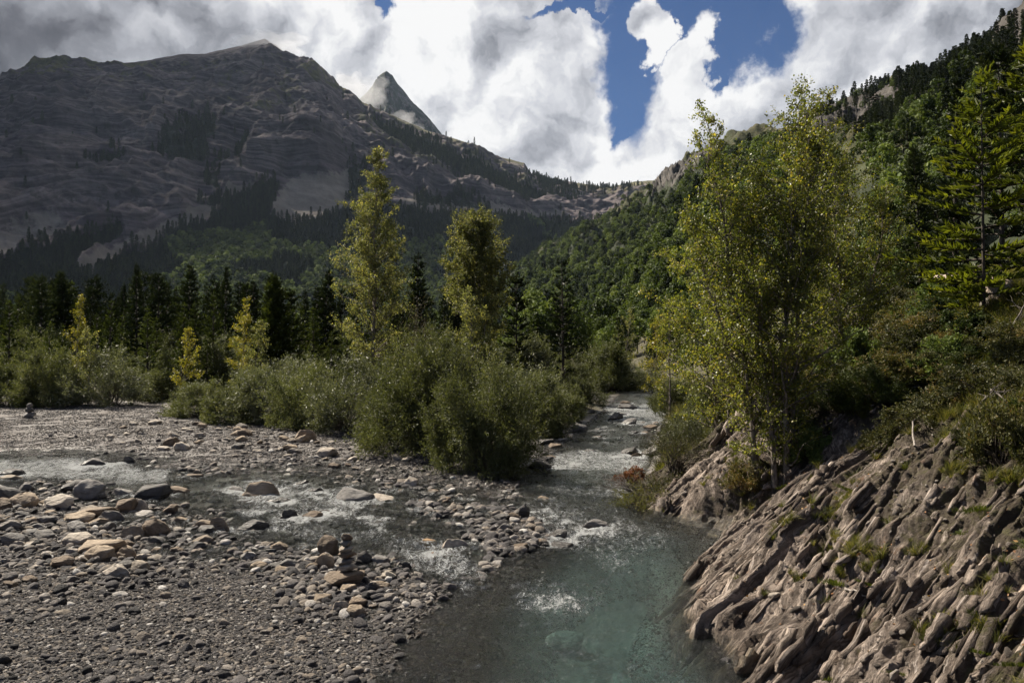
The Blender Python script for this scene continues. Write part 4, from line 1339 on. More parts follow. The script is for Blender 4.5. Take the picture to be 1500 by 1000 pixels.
def build_mountain():
    px = np.concatenate([np.linspace(-700, -60, 130)[:-1], np.linspace(-60, 1150, 900)])
    tx = (px - 750) / F
    df = np.interp(px, [-700, 0, 300, 600, 800, 1150], [850, 950, 1050, 1250, 1500, 1700])
    zf = base(df) + 2
    dr = np.interp(px, _AR[:, 0], _AR[:, 2]); zr = 4 + dr * raydz(px, np.interp(px, _AR[:, 0], _AR[:, 1]))
    v = np.concatenate([np.linspace(0, 1, 470), np.array([1.01, 1.03, 1.08, 1.2])])
    Vv, PX = np.meshgrid(v, px, indexing='ij')
    D = df + (dr - df) * np.minimum(Vv, 1) + (Vv > 1) * (Vv - 1) * 2500
    prof = np.minimum(Vv, 1)
    prof = .75 * prof ** 1.25 + .25 * (sst(.25, .62, prof) * .6 + .4 * prof)
    Z = zf + (zr - zf) * prof - (Vv > 1) * (Vv - 1) * 1300
    X = D * tx[None]; Y = D.copy()
    amp = sst(.02, .22, Vv) * (.13 + .87 * sst(1.0, .89, Vv))
    qx, qy = project(np.stack([X, Y, Z], -1).reshape(-1, 3)); qx = qx.reshape(X.shape); qy = qy.reshape(X.shape)
    smooth = np.zeros(X.shape)
    scree = np.zeros(X.shape); forest = np.zeros(X.shape); grass = np.zeros(X.shape)
    wob = 7 * fbm(X / 130, Y / 130, Z / 130, 4)
    for poly, soft, val in (([(395, 322), (408, 285), (435, 262), (520, 252), (538, 275), (512, 312), (435, 338)], 12, .95),
                            ([(105, 410), (230, 345), (330, 292), (368, 266), (374, 278), (330, 312), (240, 368), (135, 414)], 7, .95),
                            ([(585, 283), (700, 298), (810, 320), (870, 330), (700, 328), (590, 312)], 10, .75),
                            ([(-200, 400), (0, 360), (70, 322), (115, 335), (95, 372), (20, 402), (-100, 430)], 12, .7),
                            ([(250, 330), (300, 290), (350, 262), (345, 275), (300, 305)], 8, .55),
                            ([(620, 196), (700, 226), (770, 250), (860, 275), (960, 272), (960, 280), (850, 285), (760, 262)], 6, .5)):
        scree = np.maximum(scree, val * sst(soft, -soft, sd_poly(qx + wob, qy + wob * .6, poly)))
    for poly, soft, val in (([(-700, 560), (-300, 470), (0, 415), (62, 392), (130, 366), (188, 346), (190, 356), (130, 392), (110, 410), (215, 388), (300, 362), (430, 335), (500, 312), (590, 308), (700, 322), (800, 330), (870, 333), (1150, 340), (1150, 600), (-700, 600)], 6, 1),
                            ([(205, 395), (240, 370), (330, 315), (376, 278), (402, 262), (408, 280), (395, 320), (432, 330), (440, 345), (300, 380)], 7, 1),
                            ([(228, 236), (246, 200), (290, 178), (326, 180), (322, 205), (300, 240), (262, 246)], 10, .62),
                            ([(300, 240), (345, 215), (368, 200), (362, 216), (330, 240)], 8, .6), ([(130, 250), (175, 232), (188, 245), (150, 262)], 8, .5),
                            ([(540, 190), (600, 205), (690, 245), (775, 285), (840, 300), (770, 300), (690, 272), (600, 235)], 10, .72),
                            ([(510, 240), (540, 250), (540, 300), (505, 300)], 8, .6), ([(600, 285), (690, 290), (720, 312), (610, 305)], 8, .6),
                            ([(770, 262), (850, 278), (940, 280), (900, 290), (800, 290)], 8, .5), ([(285, 306), (330, 290), (340, 302), (290, 314)], 6, .6), ([(300, 250), (320, 250), (330, 285), (305, 280)], 6, .6)):
        forest = np.maximum(forest, val * sst(soft, -soft, sd_poly(qx + wob, qy + wob * .6, poly)))
    for poly, soft, val in (([(20, 130), (90, 90), (220, 86), (265, 95), (200, 120), (110, 130), (40, 160)], 14, .55), ([(400, 130), (470, 110), (510, 145), (560, 165), (640, 195), (600, 190), (520, 165), (470, 150)], 10, .6),
                            ([(330, 150), (430, 130), (470, 150), (430, 175), (340, 180)], 14, .45), ([(840, 268), (965, 262), (975, 275), (850, 282)], 6, .8), ([(530, 158), (640, 190), (770, 240), (760, 250), (620, 203), (530, 175)], 5, .75),
                            ([(100, 140), (200, 120), (230, 150), (150, 170)], 14, .4), ([(520, 175), (640, 205), (760, 252), (960, 280), (960, 300), (760, 300), (600, 250), (520, 220)], 14, .5), ([(20, 128), (95, 92), (300, 78), (450, 88), (500, 145), (430, 190), (300, 160), (120, 175)], 20, .36)):
        grass = np.maximum(grass, val * sst(soft, -soft, sd_poly(qx + wob, qy + wob * .6, poly)))
    rough = amp * (1 - .85 * scree) * (1 - .7 * forest)
    n = 24 * ridged(X / 165 + .6 * fbm(X / 300, Y / 300, 4.4, 2), Y / 520, Z / 900, 4) + 50 * fbm(X / 420, Y / 420, Z / 420, 3) + 15 * ridged(X / 210, Y / 210, Z / 330, 4) + 8 * ridged(X / 55, Y / 55, Z / 60, 4)
    tilt = Z + .10 * X + 26 * fbm(X / 260, Y / 260, 9.1, 3)
    for per, am in ((96., 10.), (41., 7.), (17., 4.)):
        u = tilt / per; u = u - np.floor(u)
        n = n + am * (np.where(u < .72, u / .72, (1 - u) / .28) - .5) * 1.6
    n = n + (1 - rough) * amp * 6 * fbm(X / 60, Y / 60, 2.0, 4)
    X = X - .15 * tx[None] * n * rough * 0
    Y = Y - .62 * n * rough * 1.0
    Z = Z + .55 * n * rough
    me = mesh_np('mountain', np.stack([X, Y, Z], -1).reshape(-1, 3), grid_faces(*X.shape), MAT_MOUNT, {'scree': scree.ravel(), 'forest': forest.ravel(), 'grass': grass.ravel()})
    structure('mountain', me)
    return dict(X=X, Y=Y, Z=Z, px=qx, py=qy, forest=forest, scree=scree)


MOUNT = build_mountain()


def build_far_peak():
    P = np.array([(380, 230, 5000), (440, 190, 5000), (500, 165, 5000), (525, 146, 4900), (545, 128, 4850), (556, 114, 4800), (565, 108, 4800), (574, 113, 4800), (584, 128, 4800), (602, 150, 4800), (618, 165, 4800), (640, 190, 4800), (700, 260, 4800)], float)
    px = np.linspace(380, 700, 260); tx = (px - 750) / F
    dr = np.interp(px, P[:, 0], P[:, 2]); zr = 4 + dr * raydz(px, np.interp(px, P[:, 0], P[:, 1]))
    v = np.concatenate([np.linspace(0, 1, 160), [1.02, 1.06, 1.15]])
    Vv, PX = np.meshgrid(v, px, indexing='ij')
    D = 3500 + (dr - 3500) * np.minimum(Vv, 1) + (Vv > 1) * (Vv - 1) * 2500
    Z = 500 + (zr - 500) * np.minimum(Vv, 1) ** 1.3 - (Vv > 1) * (Vv - 1) * 2000
    X = D * tx[None]; Y = D
    n = 110 * ridged(X / 260, Y / 300, Z / 200, 6)
    a = .15 + .85 * sst(1.0, .85, Vv)
    Y = Y - n * a; Z = Z + .35 * n * a
    z0 = np.zeros(X.size)
    structure('far_mountain', mesh_np('far_mountain', np.stack([X, Y, Z], -1).reshape(-1, 3), grid_faces(*X.shape), MAT_MOUNT, {'scree': z0, 'forest': z0 + .56, 'grass': z0}))  # forest mask only darkens this sunlit rock, in place of cloud shade


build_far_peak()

# =================================================================== TREES: kinds
FAR_CON = [conifer(900 + i, 15, 3.3 + .5 * (i % 3), L_PINE, power=.62, whorl=1.1, nb=5, step=.9, spray=1.15, width=.55, droop=-.15, cross=True) for i in range(4)]
FAR_BRO = [broadleaf(940 + i, 11, 3.6 + .3 * (i % 3), L_BEECH, n=620, leaf=.85, lumps=11) for i in range(5)]
MID_BRO = [broadleaf(960 + i, 8, 2.9, L_BEECH, n=3200, leaf=.34, lumps=20) for i in range(3)]
MID_CON = [conifer(980 + i, 12, 2.3 + .25 * (i % 3), L_PINE, whorl=.55, nb=6, step=.32, spray=.52, width=.18, droop=-.12, power=.8) for i in range(4)]
con_pool = pool('far_conifer_sources', [joined(p) for p in FAR_CON])
bro_pool = pool('far_broadleaf_sources', [joined(p) for p in FAR_BRO])


def sample_cells(G, w, n, r):
    X, Y, Z = G['X'], G['Y'], G['Z']
    a = np.hypot(X[:-1, 1:] - X[:-1, :-1], Y[:-1, 1:] - Y[:-1, :-1]) * np.sqrt((X[1:, :-1] - X[:-1, :-1]) ** 2 + (Y[1:, :-1] - Y[:-1, :-1]) ** 2 + (Z[1:, :-1] - Z[:-1, :-1]) ** 2)
    W = (w[:-1, :-1] * a).ravel(); W = W / W.sum()
    i = r.choice(len(W), n, p=W)
    nc = X.shape[1] - 1
    ri, ci = i // nc, i % nc
    u, v = r.random(n), r.random(n)
    out = []
    for A in (X, Y, Z):
        out.append((A[ri, ci] * (1 - u) + A[ri, ci + 1] * u) * (1 - v) + (A[ri + 1, ci] * (1 - u) + A[ri + 1, ci + 1] * u) * v)
    return np.stack(out, 1)


def forest(name, P, h, coll, ncoll, label, r):
    n = len(P)
    rot = np.stack([np.zeros(n), np.zeros(n), r.uniform(0, 6.28, n)], 1)
    s = h[:, None] * np.stack([r.uniform(.85, 1.2, n), r.uniform(.85, 1.2, n), np.ones(n)], 1)
    return scatter(name, P - np.array([0, 0, .4]), rot, s, r.integers(0, ncoll, n), coll, label, 'forest')


# --- mountain forest
r = np.random.default_rng(21)
inview = (MOUNT['px'] > -330) & (MOUNT['px'] < 1020)
P = sample_cells(MOUNT, (MOUNT['forest'] ** 1.5 + .004 * (1 - MOUNT['scree'])) * inview * (MOUNT['py'] > 165), 21000, r)
qx, qy = project(P)
bro = (fbm(P[:, 0] / 160, P[:, 1] / 160, 2, 3) + .9 * sst(330, 380, qy) * sst(180, 300, qx) * sst(760, 640, qx) > .55) & (qy > 322)
forest('mountain_conifer_forest', P[~bro], r.uniform(.9, 1.7, (~bro).sum()), con_pool, 4, 'dark conifer forest covering the foot and ledges of the mountain', r)
forest('mountain_broadleaf_forest', P[bro], r.uniform(1.1, 2.1, bro.sum()), bro_pool, 5, 'mid green broadleaf forest at the foot of the mountain', r)

# --- wood on the right hillside: the largest ones as trees of their own, the rest as one mass
P = sample_cells(HILL, HILL['dens'] * (HILL['px'] < 1560), 7000, r)
d = P[:, 1]
h = r.uniform(.6, 1.45, len(P)) * np.clip(.55 + d / 600, .5, 1.15)
qx, qy = project(P)
app = h / d * ((qx > 0) & (qx < 1500))
order = np.argsort(-app)
near, rest = order[:150], order[150:]
isc = r.random(len(rest)) < .13
forest('hillside_broadleaf_forest', P[rest[~isc]], h[rest[~isc]], bro_pool, 5, 'rounded green broadleaf trees covering the hillside right of the valley', r)
forest('hillside_conifer_forest', P[rest[isc]], h[rest[isc]] * .85, con_pool, 4, 'dark conifers mixed into the wood on the right hillside', r)
for i in near:
    dd = P[i, 1]
    src = MID_BRO[int(r.integers(3))] if dd < 130 else FAR_BRO[int(r.integers(5))]
    f = h[i] * (11 / 8 if dd < 130 else 1)
    lab = ('round green broadleaf tree on the lower wooded slope behind the birches' if qx[i] < 1290 else 'dark green broadleaf tree on the steep slope right of the birches')
    build_plant('broadleaf_tree', src, tuple(P[i] - [0, 0, .3]), lab, 'tree', 'broadleaf trees on the right hillside', r.uniform(0, 6.28), f * r.uniform(.85, 1.1))

P = sample_cells(HILL, HILL['con'] * (HILL['px'] < 1560), 900, r)
qx, qy = project(P)
h = r.uniform(.45, .95, len(P))
order = np.argsort(-h / P[:, 1] * ((qx > 0) & (qx < 1500)))
for i in order[:110]:
    build_plant('conifer_tree', FAR_CON[int(r.integers(4))], tuple(P[i] - [0, 0, .3]), 'dark conifer along the rocky ridge of the right hillside', 'tree', 'conifers on the right ridge', r.uniform(0, 6.28), h[i])
k = order[110:]
forest('ridge_conifer_forest', P[k], h[k], con_pool, 4, 'dark conifers massed on the upper right ridge', r)
# scattered trees and scrub on the open part of the hill
P = sample_cells(HILL, (1 - HILL['dens']) * (HILL['px'] > 1150) * (HILL['px'] < 1560) * (HILL['py'] > 120), 1500, r)
forest('hillside_scrub', P, r.uniform(.2, .62, len(P)), bro_pool, 5, 'scattered bushes on the open grassy part of the right hillside', r)


def at(px, d):
    x = (px - 750) / F * d
    return np.array([x, d, float(H(x, d, True, False)) - .05])


def h_to(px, py, p):
    return 4 + p[1] * float(raydz(px, py)) - p[2]


# =================================================================== CONIFER BELT behind the gravel bar
CON_A = [conifer(10 + i, 10, (1.5, 2.0, 2.4, 2.1, 1.8, 2.6)[i], L_PINE, whorl=(.40, .46, .55, .42, .36, .6)[i], nb=(6, 6, 5, 7, 6, 5)[i], step=.20, spray=.38, width=.14, droop=(-.1, .08, .15, 0, -.15, .2)[i], power=(.8, .55, .45, .62, .75, .42)[i], thin=(0, .1, .22, .08, 0, .25)[i]) for i in range(6)]
PINE_A = [conifer(30 + i, 10, 1.9 + .2 * i, L_PINELIGHT, whorl=.48, nb=5, step=.20, spray=.36, width=.11, droop=.22, power=.7, thin=.12) for i in range(3)]
OPENPINE = conifer(44, 9, 2.4, L_PINE, whorl=.62, nb=5, step=.22, spray=.36, width=.10, droop=.02, power=.55, lo=.2, thin=.2)
DENSE = conifer(47, 7, 1.9, L_PINELIGHT, whorl=.30, nb=8, step=.15, spray=.40, width=.14, droop=.30, power=.6)

BELT = [  # px, distance, top py, kind, label
    (200, 66, 388, CON_A[0], 'tallest slim dark spruce with a spire top in the left conifer belt'),
    (160, 62, 440, PINE_A[0], 'light green young pine standing left of the tallest slim spruce'),
    (312, 63, 428, PINE_A[1], 'light green open pine between two small yellow trees'),
    (402, 58, 408, DENSE, 'dense bushy two-toned pine right of the yellow poplar'),
    (424, 60, 425, CON_A[2], 'dark conifer pressed against the dense bushy pine'),
    (475, 70, 398, CON_A[3], 'broad dark conifer left of the tall birch'),
    (610, 72, 372, CON_A[1], 'narrow dark conifer right of the tall birch'),
    (588, 66, 440, CON_A[0], 'short dark conifer under the right side of the tall birch'),
    (825, 60, 385, OPENPINE, 'open-branched dark pine with bare lower trunk near the river bend'),
    (757, 62, 405, CON_A[2], 'dark conifer behind the willows left of the open-branched pine'),
    (712, 72, 430, CON_A[3], 'dark conifer under the pale round-topped birch'),
    (905, 78, 470, PINE_A[2], 'olive pine beside the upstream river bend'),
    (60, 75, 402, CON_A[1], 'dark conifer with forked shade at the left end of the belt'),
    (95, 80, 398, CON_A[3], 'broad dark conifer second from the left end of the belt'),
    (232, 78, 402, CON_A[2], 'dark conifer just right of the tallest slim spruce'),
    (275, 80, 390, CON_A[3], 'broad tall dark conifer in the middle of the left belt'),
    (330, 78, 392, CON_A[0], 'tall slim dark conifer behind the light green open pine'),
    (430, 610 / 10, 520, PINE_A[0], 'small dark young pine standing among the willows'),
]
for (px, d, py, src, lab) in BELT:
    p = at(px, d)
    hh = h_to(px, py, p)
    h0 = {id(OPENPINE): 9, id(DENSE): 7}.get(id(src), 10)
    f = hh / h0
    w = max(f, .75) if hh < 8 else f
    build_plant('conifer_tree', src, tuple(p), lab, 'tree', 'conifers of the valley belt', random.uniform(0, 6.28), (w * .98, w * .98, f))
r = np.random.default_rng(33)
for i in range(120):
    px = r.uniform(-260, 720); d = r.uniform(78, 165)
    p = at(px, d)
    top = r.uniform(398, 450) + (15 if px > 430 else 0)
    f = h_to(px, top, p) / 10
    src = CON_A[int(r.integers(6))] if r.random() < .85 else PINE_A[int(r.integers(3))]
    build_plant('conifer_tree', src, tuple(p), 'dark conifer deep in the shaded forest belt behind the gravel bar', 'tree', 'shaded conifers of the forest belt', r.uniform(0, 6.28), (f * r.uniform(.8, 1.1),) * 2 + (f,))
for i in range(26):
    px = r.uniform(-40, 520); d = r.uniform(58, 74)
    p = at(px, d); f = h_to(px, r.uniform(440, 500), p) / 10
    build_plant('conifer_tree', PINE_A[int(r.integers(3))], tuple(p), 'young olive-green pine along the front of the forest belt', 'tree', 'young pines fronting the forest belt', r.uniform(0, 6.28), (f * 1.15, f * 1.15, f))
for i in range(46):
    px = r.uniform(690, 1000); d = r.uniform(85, 260)
    p = at(px, d)
    top = r.uniform(425, 490) + 20 * (px > 900)
    hh = h_to(px, top, p)
    if r.random() < .45:
        build_plant('conifer_tree', CON_A[int(r.integers(4))], tuple(p), 'dark conifer on the valley floor beyond the river bend', 'tree', 'conifers beyond the river bend', r.uniform(0, 6.28), hh / 10)
    else:
        build_plant('broadleaf_tree', MID_BRO[int(r.integers(3))], tuple(p), 'mid green broadleaf tree on the valley floor beyond the river bend', 'tree', 'broadleaf trees beyond the river bend', r.uniform(0, 6.28), hh / 8)

for i in range(70):
    px = r.uniform(900, 1290); d = r.uniform(60, 330) if px > 1010 else r.uniform(120, 360)
    p = at(px, d)
    if p[0] < xe(d) + 3: continue
    build_plant('broadleaf_tree', (MID_BRO[int(r.integers(3))] if d < 140 else FAR_BRO[int(r.integers(5))]), tuple(p), 'bushy green tree on the right bank slope between the river bend and the wooded hill', 'tree', 'trees on the right bank slope', r.uniform(0, 6.28), r.uniform(.45, .85))

for i in range(44):
    px = r.uniform(880, 1030); d = r.uniform(190, 345)
    p = at(px, d)
    build_plant('broadleaf_tree', FAR_BRO[int(r.integers(5))], tuple(p), 'bushy green tree on the right bank slope between the river bend and the wooded hill', 'tree', 'trees on the right bank slope', r.uniform(0, 6.28), r.uniform(.6, .95))

# --- tall pale birches and yellow saplings in the middle distance
p = at(545, 50); hh = h_to(548, 216, p)
tall_prof = lambda t: (.42 + .58 * math.sin(PI * min(1, t * 1.15)) ** .7) * (1 - .62 * t ** 2.0)
build_plant('birch_tree', birch(71, [(0, 0, .25, .2, hh)], 3.7, 190, 15, 20, .105, L_POPLAR, lo=.12, prof=tall_prof, up=1.15), tuple(p), 'tall slender yellow-green birch rising above the belt left of centre', 'tree')
p = at(700, 54); hh = h_to(705, 322, p)
round_prof = lambda t: .10 + .90 * max(0, math.sin(PI * min(1, max(0, (t - .10) / .91)) ** 1.0)) ** .75
build_plant('birch_tree', birch(72, [(0, 0, .3, 0, hh)], 3.3, 190, 15, 24, .115, L_POPLAR, lo=.25, prof=round_prof, up=1.3), tuple(p), 'pale green round-topped birch right of the tall slender birch', 'tree')
p = at(695, 44); hh = h_to(692, 425, p)
build_plant('birch_tree', birch(73, [(0, 0, -.1, 0, hh), (.2, 0, .8, 0, hh * .8)], 1.9, 44, 9, 14, .095, L_POPLAR, lo=.2, up=1.2), tuple(p), 'small yellow-green birch in front of the round-topped birch', 'tree')
for (px, d, top, sp, seed, mt, lab) in (
        (112, 56, 432, 1.3, 74, L_YELLOW, 'thin yellow sapling with a loose crown at the far left'),
        (270, 52, 484, 1.3, 75, L_YELLOW, 'small bright yellow sapling in front of the dark belt'),
        (352, 55, 438, 1.35, 76, L_YELLOW, 'yellow-green poplar sapling left of the dense bushy pine'),
        (130, 52, 480, 1.3, 77, L_POPLAR, 'low yellow-green sapling beside the thin yellow sapling'),
        (373, 50, 470, 1.2, 78, L_POPLAR, 'pale sapling between the yellow poplar and the dense pine'),
        (640, 52, 500, 1.4, 79, L_POPLAR, 'small olive sapling behind the front willow'),
        (960, 62, 470, 2.0, 80, L_YELLOW, 'yellow-brown sapling on the right bank by the river bend'),
        (915, 86, 455, 2.4, 81, L_POPLAR, 'light olive tree at the river bend'),
        (980, 45, 440, 1.8, 82, L_BIRCH, 'slender green sapling left of the birch clump')):
    p = at(px, d); hh = h_to(px, top, p)
    build_plant('sapling', birch(seed, [(0, 0, .1, 0, hh)], sp, 46, 8, 11, .10, mt, lo=.1, up=1.25), tuple(p), lab, 'tree')
# pale bare bush
p = at(612, 55)
build_plant('shrub', shrub(95, 1.1, h_to(612, 440, p), 40, 14, 5, .08, mat_leaf('grey_bush_leaf', [(0, (.10, .085, .06)), (1, (.22, .18, .13))], .3), aspect=.3), tuple(p), 'greyish half-bare bush beside the tall birch', 'shrub')

# =================================================================== WILLOW THICKET
FRONT = shrub(51, 2.3, 3.4, 150, 26, 22, .115, L_WILLOW, aspect=.26)
FRONT2 = shrub(52, 2.5, 3.6, 150, 26, 22, .12, L_WILLOW, aspect=.26)
WIL = [shrub(53 + i, 1.9, 2.5, 80, 22, 20, .125, L_WILLOW, aspect=.28) for i in range(4)]
L_SAGE = mat_leaf('sage_willow_leaf', [(0, (.065, .07, .038)), (.5, (.125, .132, .078)), (1, (.2, .2, .13))], .28, .5, .4, .2)
SAGE = [shrub(63 + i, 1.9, 2.5, 70, 20, 18, .12, L_SAGE, aspect=.26) for i in range(2)]
SHRUBS = [  # px, base py, width px, top py, source, (R,h), label
    (702, 696, 172, 548, FRONT, (2.3, 3.4), 'dark olive willow bush nearest the stream at the tip of the gravel bar'),
    (622, 666, 190, 505, FRONT2, (2.5, 3.6), 'large bright olive willow bush behind the nearest one'),
    (585, 655, 110, 560, WIL[0], (1.9, 2.5), 'low willow bush at the left foot of the large bright willow'),
    (500, 634, 140, 520, SAGE[0], (1.9, 2.5), 'grey-green willow bush left of the large bright willow'),
    (440, 630, 120, 540, WIL[1], (1.9, 2.5), 'dark willow bush behind the lone tan boulder'),
    (375, 622, 120, 520, SAGE[1], (1.9, 2.5), 'pale grey-green willow bush in front of the dense pine'),
    (330, 622, 100, 560, WIL[2], (1.9, 2.5), 'low olive willow bush with shadow at its foot on the bar edge'),
    (280, 612, 90, 560, WIL[3], (1.9, 2.5), 'small olive willow bush at the dip in the bar edge'),
    (230, 588, 70, 535, WIL[0], (1.9, 2.5), 'small dark willow bush beside the dirt gap in the thicket'),
    (145, 596, 120, 510, SAGE[0], (1.9, 2.5), 'broad greyish willow bush at the left of the thicket'),
    (60, 598, 100, 515, WIL[1], (1.9, 2.5), 'dark green willow bush above the small far cairn'),
    (5, 596, 90, 520, WIL[2], (1.9, 2.5), 'olive bush at the left edge of the photo'),
    (782, 640, 100, 552, WIL[1], (1.9, 2.5), 'olive willow bush on the left bank where the river narrows'),
    (828, 616, 70, 566, WIL[2], (1.9, 2.5), 'small olive willow bush overhanging the left bank upstream'),
    (770, 622, 120, 525, SAGE[1], (1.9, 2.5), 'grey-green willow bush behind the left bank bushes'),
    (720, 600, 120, 520, WIL[3], (1.9, 2.5), 'willow bush behind the nearest willows'),
    (850, 598, 66, 545, WIL[0], (1.9, 2.5), 'olive bush at the inside of the river bend'),
    (540, 600, 110, 530, WIL[2], (1.9, 2.5), 'dark bush under the tall slender birch'),
    (905, 572, 60, 535, WIL[3], (1.9, 2.5), 'olive bush closing the river bend at the back'),
    (950, 575, 60, 525, SAGE[0], (1.9, 2.5), 'pale bush behind the river bend on the right'),
    (1012, 668, 80, 590, SAGE[1], (1.9, 2.5), 'grey-green bush at the foot of the birch clump on the right bank'),
    (985, 610, 60, 545, WIL[0], (1.9, 2.5), 'olive bush on the right bank upstream'),
    (1045, 640, 90, 560, WIL[1], (1.9, 2.5), 'green bush behind the birch clump on the right bank'),
    (420, 590, 110, 510, SAGE[1], (1.9, 2.5), 'pale bush in the second row of the thicket'),
    (300, 575, 90, 510, WIL[1], (1.9, 2.5), 'olive bush under the light green open pine'),
    (200, 575, 80, 520, WIL[3], (1.9, 2.5), 'dark bush at the foot of the tallest slim spruce'),
]
for (px, py, w, top, src, (R0, h0), lab) in SHRUBS:
    p = hit(px, py, 8, 90)
    d = p[1]
    hh = h_to(px, top, p)
    sx = w * d / F / 2 / R0 * .92
    build_plant('willow_shrub', src, (p[0], p[1] + sx * R0 * .6, p[2] - .1), lab, 'shrub', 'willow bushes along the bar', random.uniform(0, 6.28), (sx, sx, hh / h0 * (.93 if src in (FRONT, FRONT2) else .82)))
r = np.random.default_rng(5)
for i in range(42):
    px = r.uniform(-200, 900); d = r.uniform(62, 84)
    p = at(px, d)
    if px > 760 and p[0] > xl(d) - 1: continue
    s = r.uniform(.8, 1.5)
    src = [*WIL, *SAGE][int(r.integers(6))]
    build_plant('willow_shrub', src, tuple(p), 'bush filling the back of the thicket under the conifers', 'shrub', 'bushes at the back of the thicket', r.uniform(0, 6.28), (s, s, s * r.uniform(.8, 1.3)))

# =================================================================== RIGHT BANK
# the birch clump
p = surf(1146, 690)
build_plant('birch_tree', birch(81, [(0, 0, -.05, .3, h_to(1140, 122, p)), (-.25, .1, -.55, .5, h_to(1095, 230, p)), (.2, .3, .75, .6, h_to(1190, 200, p))], 2.35, 125, 14, 16, .060, L_BIRCH, lo=.04, up=1.3), tuple(p), 'main birch with pale trunk on top of the rock outcrop', 'tree', 'birches of the right bank')
p = surf(1108, 686)
build_plant('birch_tree', birch(82, [(0, 0, -1.0, .5, h_to(1048, 160, p)), (.1, .1, -1.6, .2, h_to(1015, 300, p))], 1.9, 95, 13, 15, .060, L_BIRCH, lo=.04, up=1.3), tuple(p), 'thin dark-stemmed birch leaning left with a sparse pointed top', 'tree', 'birches of the right bank')
p = at(1232, 24)
build_plant('birch_tree', birch(83, [(0, 0, .1, .3, h_to(1238, 215, p)), (.4, .2, 1.1, .4, h_to(1288, 270, p)), (.3, 0, -.5, .3, h_to(1205, 330, p))], 2.3, 85, 14, 14, .066, L_BIRCH, lo=.03, up=1.25), tuple(p), 'birch with browner leaves just right of the main birch', 'tree', 'birches of the right bank')
p = at(1052, 25)
build_plant('birch_tree', birch(84, [(0, 0, -.3, .2, h_to(1030, 330, p)), (.3, 0, .5, .2, h_to(1065, 380, p))], 2.4, 62, 16, 18, .066, L_BIRCH, lo=.03, up=1.0), tuple(p), 'short bushy birch at the left of the right bank clump', 'tree', 'birches of the right bank')

# firs at the upper right
p = at(1442, 21)
build_plant('fir_tree', conifer(91, 1.0 * h_to(1450, 105, p), 2.3, L_FIR, whorl=.42, nb=5, step=.11, spray=.26, width=.085, droop=-.02, power=.6, lo=.05, thin=.28, sides=2, rs=.5), tuple(p), 'young fir with bright yellow-green flat boughs at the right', 'tree')
p = at(1515, 23)
build_plant('fir_tree', conifer(92, 1.0 * h_to(1515, 60, p), 2.4, L_FIR, whorl=.5, nb=5, step=.12, spray=.28, width=.09, droop=-.05, power=.55, lo=.08, thin=.25, rs=.6), tuple(p), 'taller fir cut by the right edge of the photo', 'tree')
for (px, d, top, k, lab) in ((1400, 44, 118, 0, 'dark pine standing behind the bright young fir'), (1470, 40, 70, 2, 'dark pine behind the fir at the right edge'), (1350, 62, 215, 3, 'small dark pine on the slope left of the bright young fir')):
    p = at(px, d); f = h_to(px, top, p) / 10
    build_plant('conifer_tree', CON_A[k], tuple(p), lab, 'tree', None, random.uniform(0, 6.28), (f * .95, f * .95, f))

# green bushes and heath on the slope
BUSH = [shrub(120 + i, .9, .9, 46, 18, 14, .075, L_HEATH, aspect=.4) for i in range(4)]
BUSHG = [shrub(126 + i, .9, 1.1, 50, 18, 16, .085, L_BEECH, aspect=.55) for i in range(2)]
PINEB = shrub(129, .9, .9, 60, 20, 16, .11, L_PINELIGHT, aspect=.14)
for (px, py, w, top, src, lab) in (
        (1310, 445, 110, 372, BUSHG[0], 'bright green bush halfway up the slope right of the birches'),
        (1255, 560, 90, 500, BUSHG[1], 'leafy green bush right of the birch trunks'),
        (1230, 610, 90, 560, PINEB, 'dark green low pine scrub right of the birch trunks'),
        (1290, 590, 100, 530, PINEB, 'dark juniper-like scrub in the middle of the slope'),
        (1360, 500, 120, 455, BUSH[0], 'brown-green heath mound on the upper slope'),
        (1335, 535, 110, 485, BUSH[1], 'rust-tinged heath mound in the middle of the slope'),
        (1385, 612, 110, 575, BUSH[2], 'olive heath mound at the lip of the rock'),
        (1465, 585, 130, 525, BUSH[3], 'broad heath mound near the right edge above the rock'),
        (1480, 660, 120, 590, BUSH[0], 'brown heath bush growing on the rock at the right edge'),
        (1420, 500, 100, 462, BUSHG[1], 'green bush under the bright young fir'),
        (1195, 670, 60, 640, BUSHG[0], 'small leafy bush at the foot of the main birch'),
        (1085, 712, 70, 672, BUSH[1], 'grassy heath tuft overhanging the small cave'),
        (1170, 640, 70, 590, PINEB, 'dark scrub behind the main birch trunk'),
        (1400, 550, 100, 505, BUSHG[0], 'dull green bush below the bright young fir'),
        (1310, 640, 70, 612, BUSH[2], 'small heath mound on the rock crest'),
        (1435, 640, 70, 612, BUSH[1], 'reddish heath mound on the rock crest')):
    p = surf(px, py)
    d = p[1]; sx = w * d / F / 2 / .9
    build_plant('heath_bush' if src in BUSH else 'bush', src, (p[0], p[1] + .4 * sx, p[2] - .12 * sx), lab, 'bush', None, random.uniform(0, 6.28), (sx, sx, max(.3, h_to(px, top, p) / 1.0)))
r = np.random.default_rng(17)
n = 0
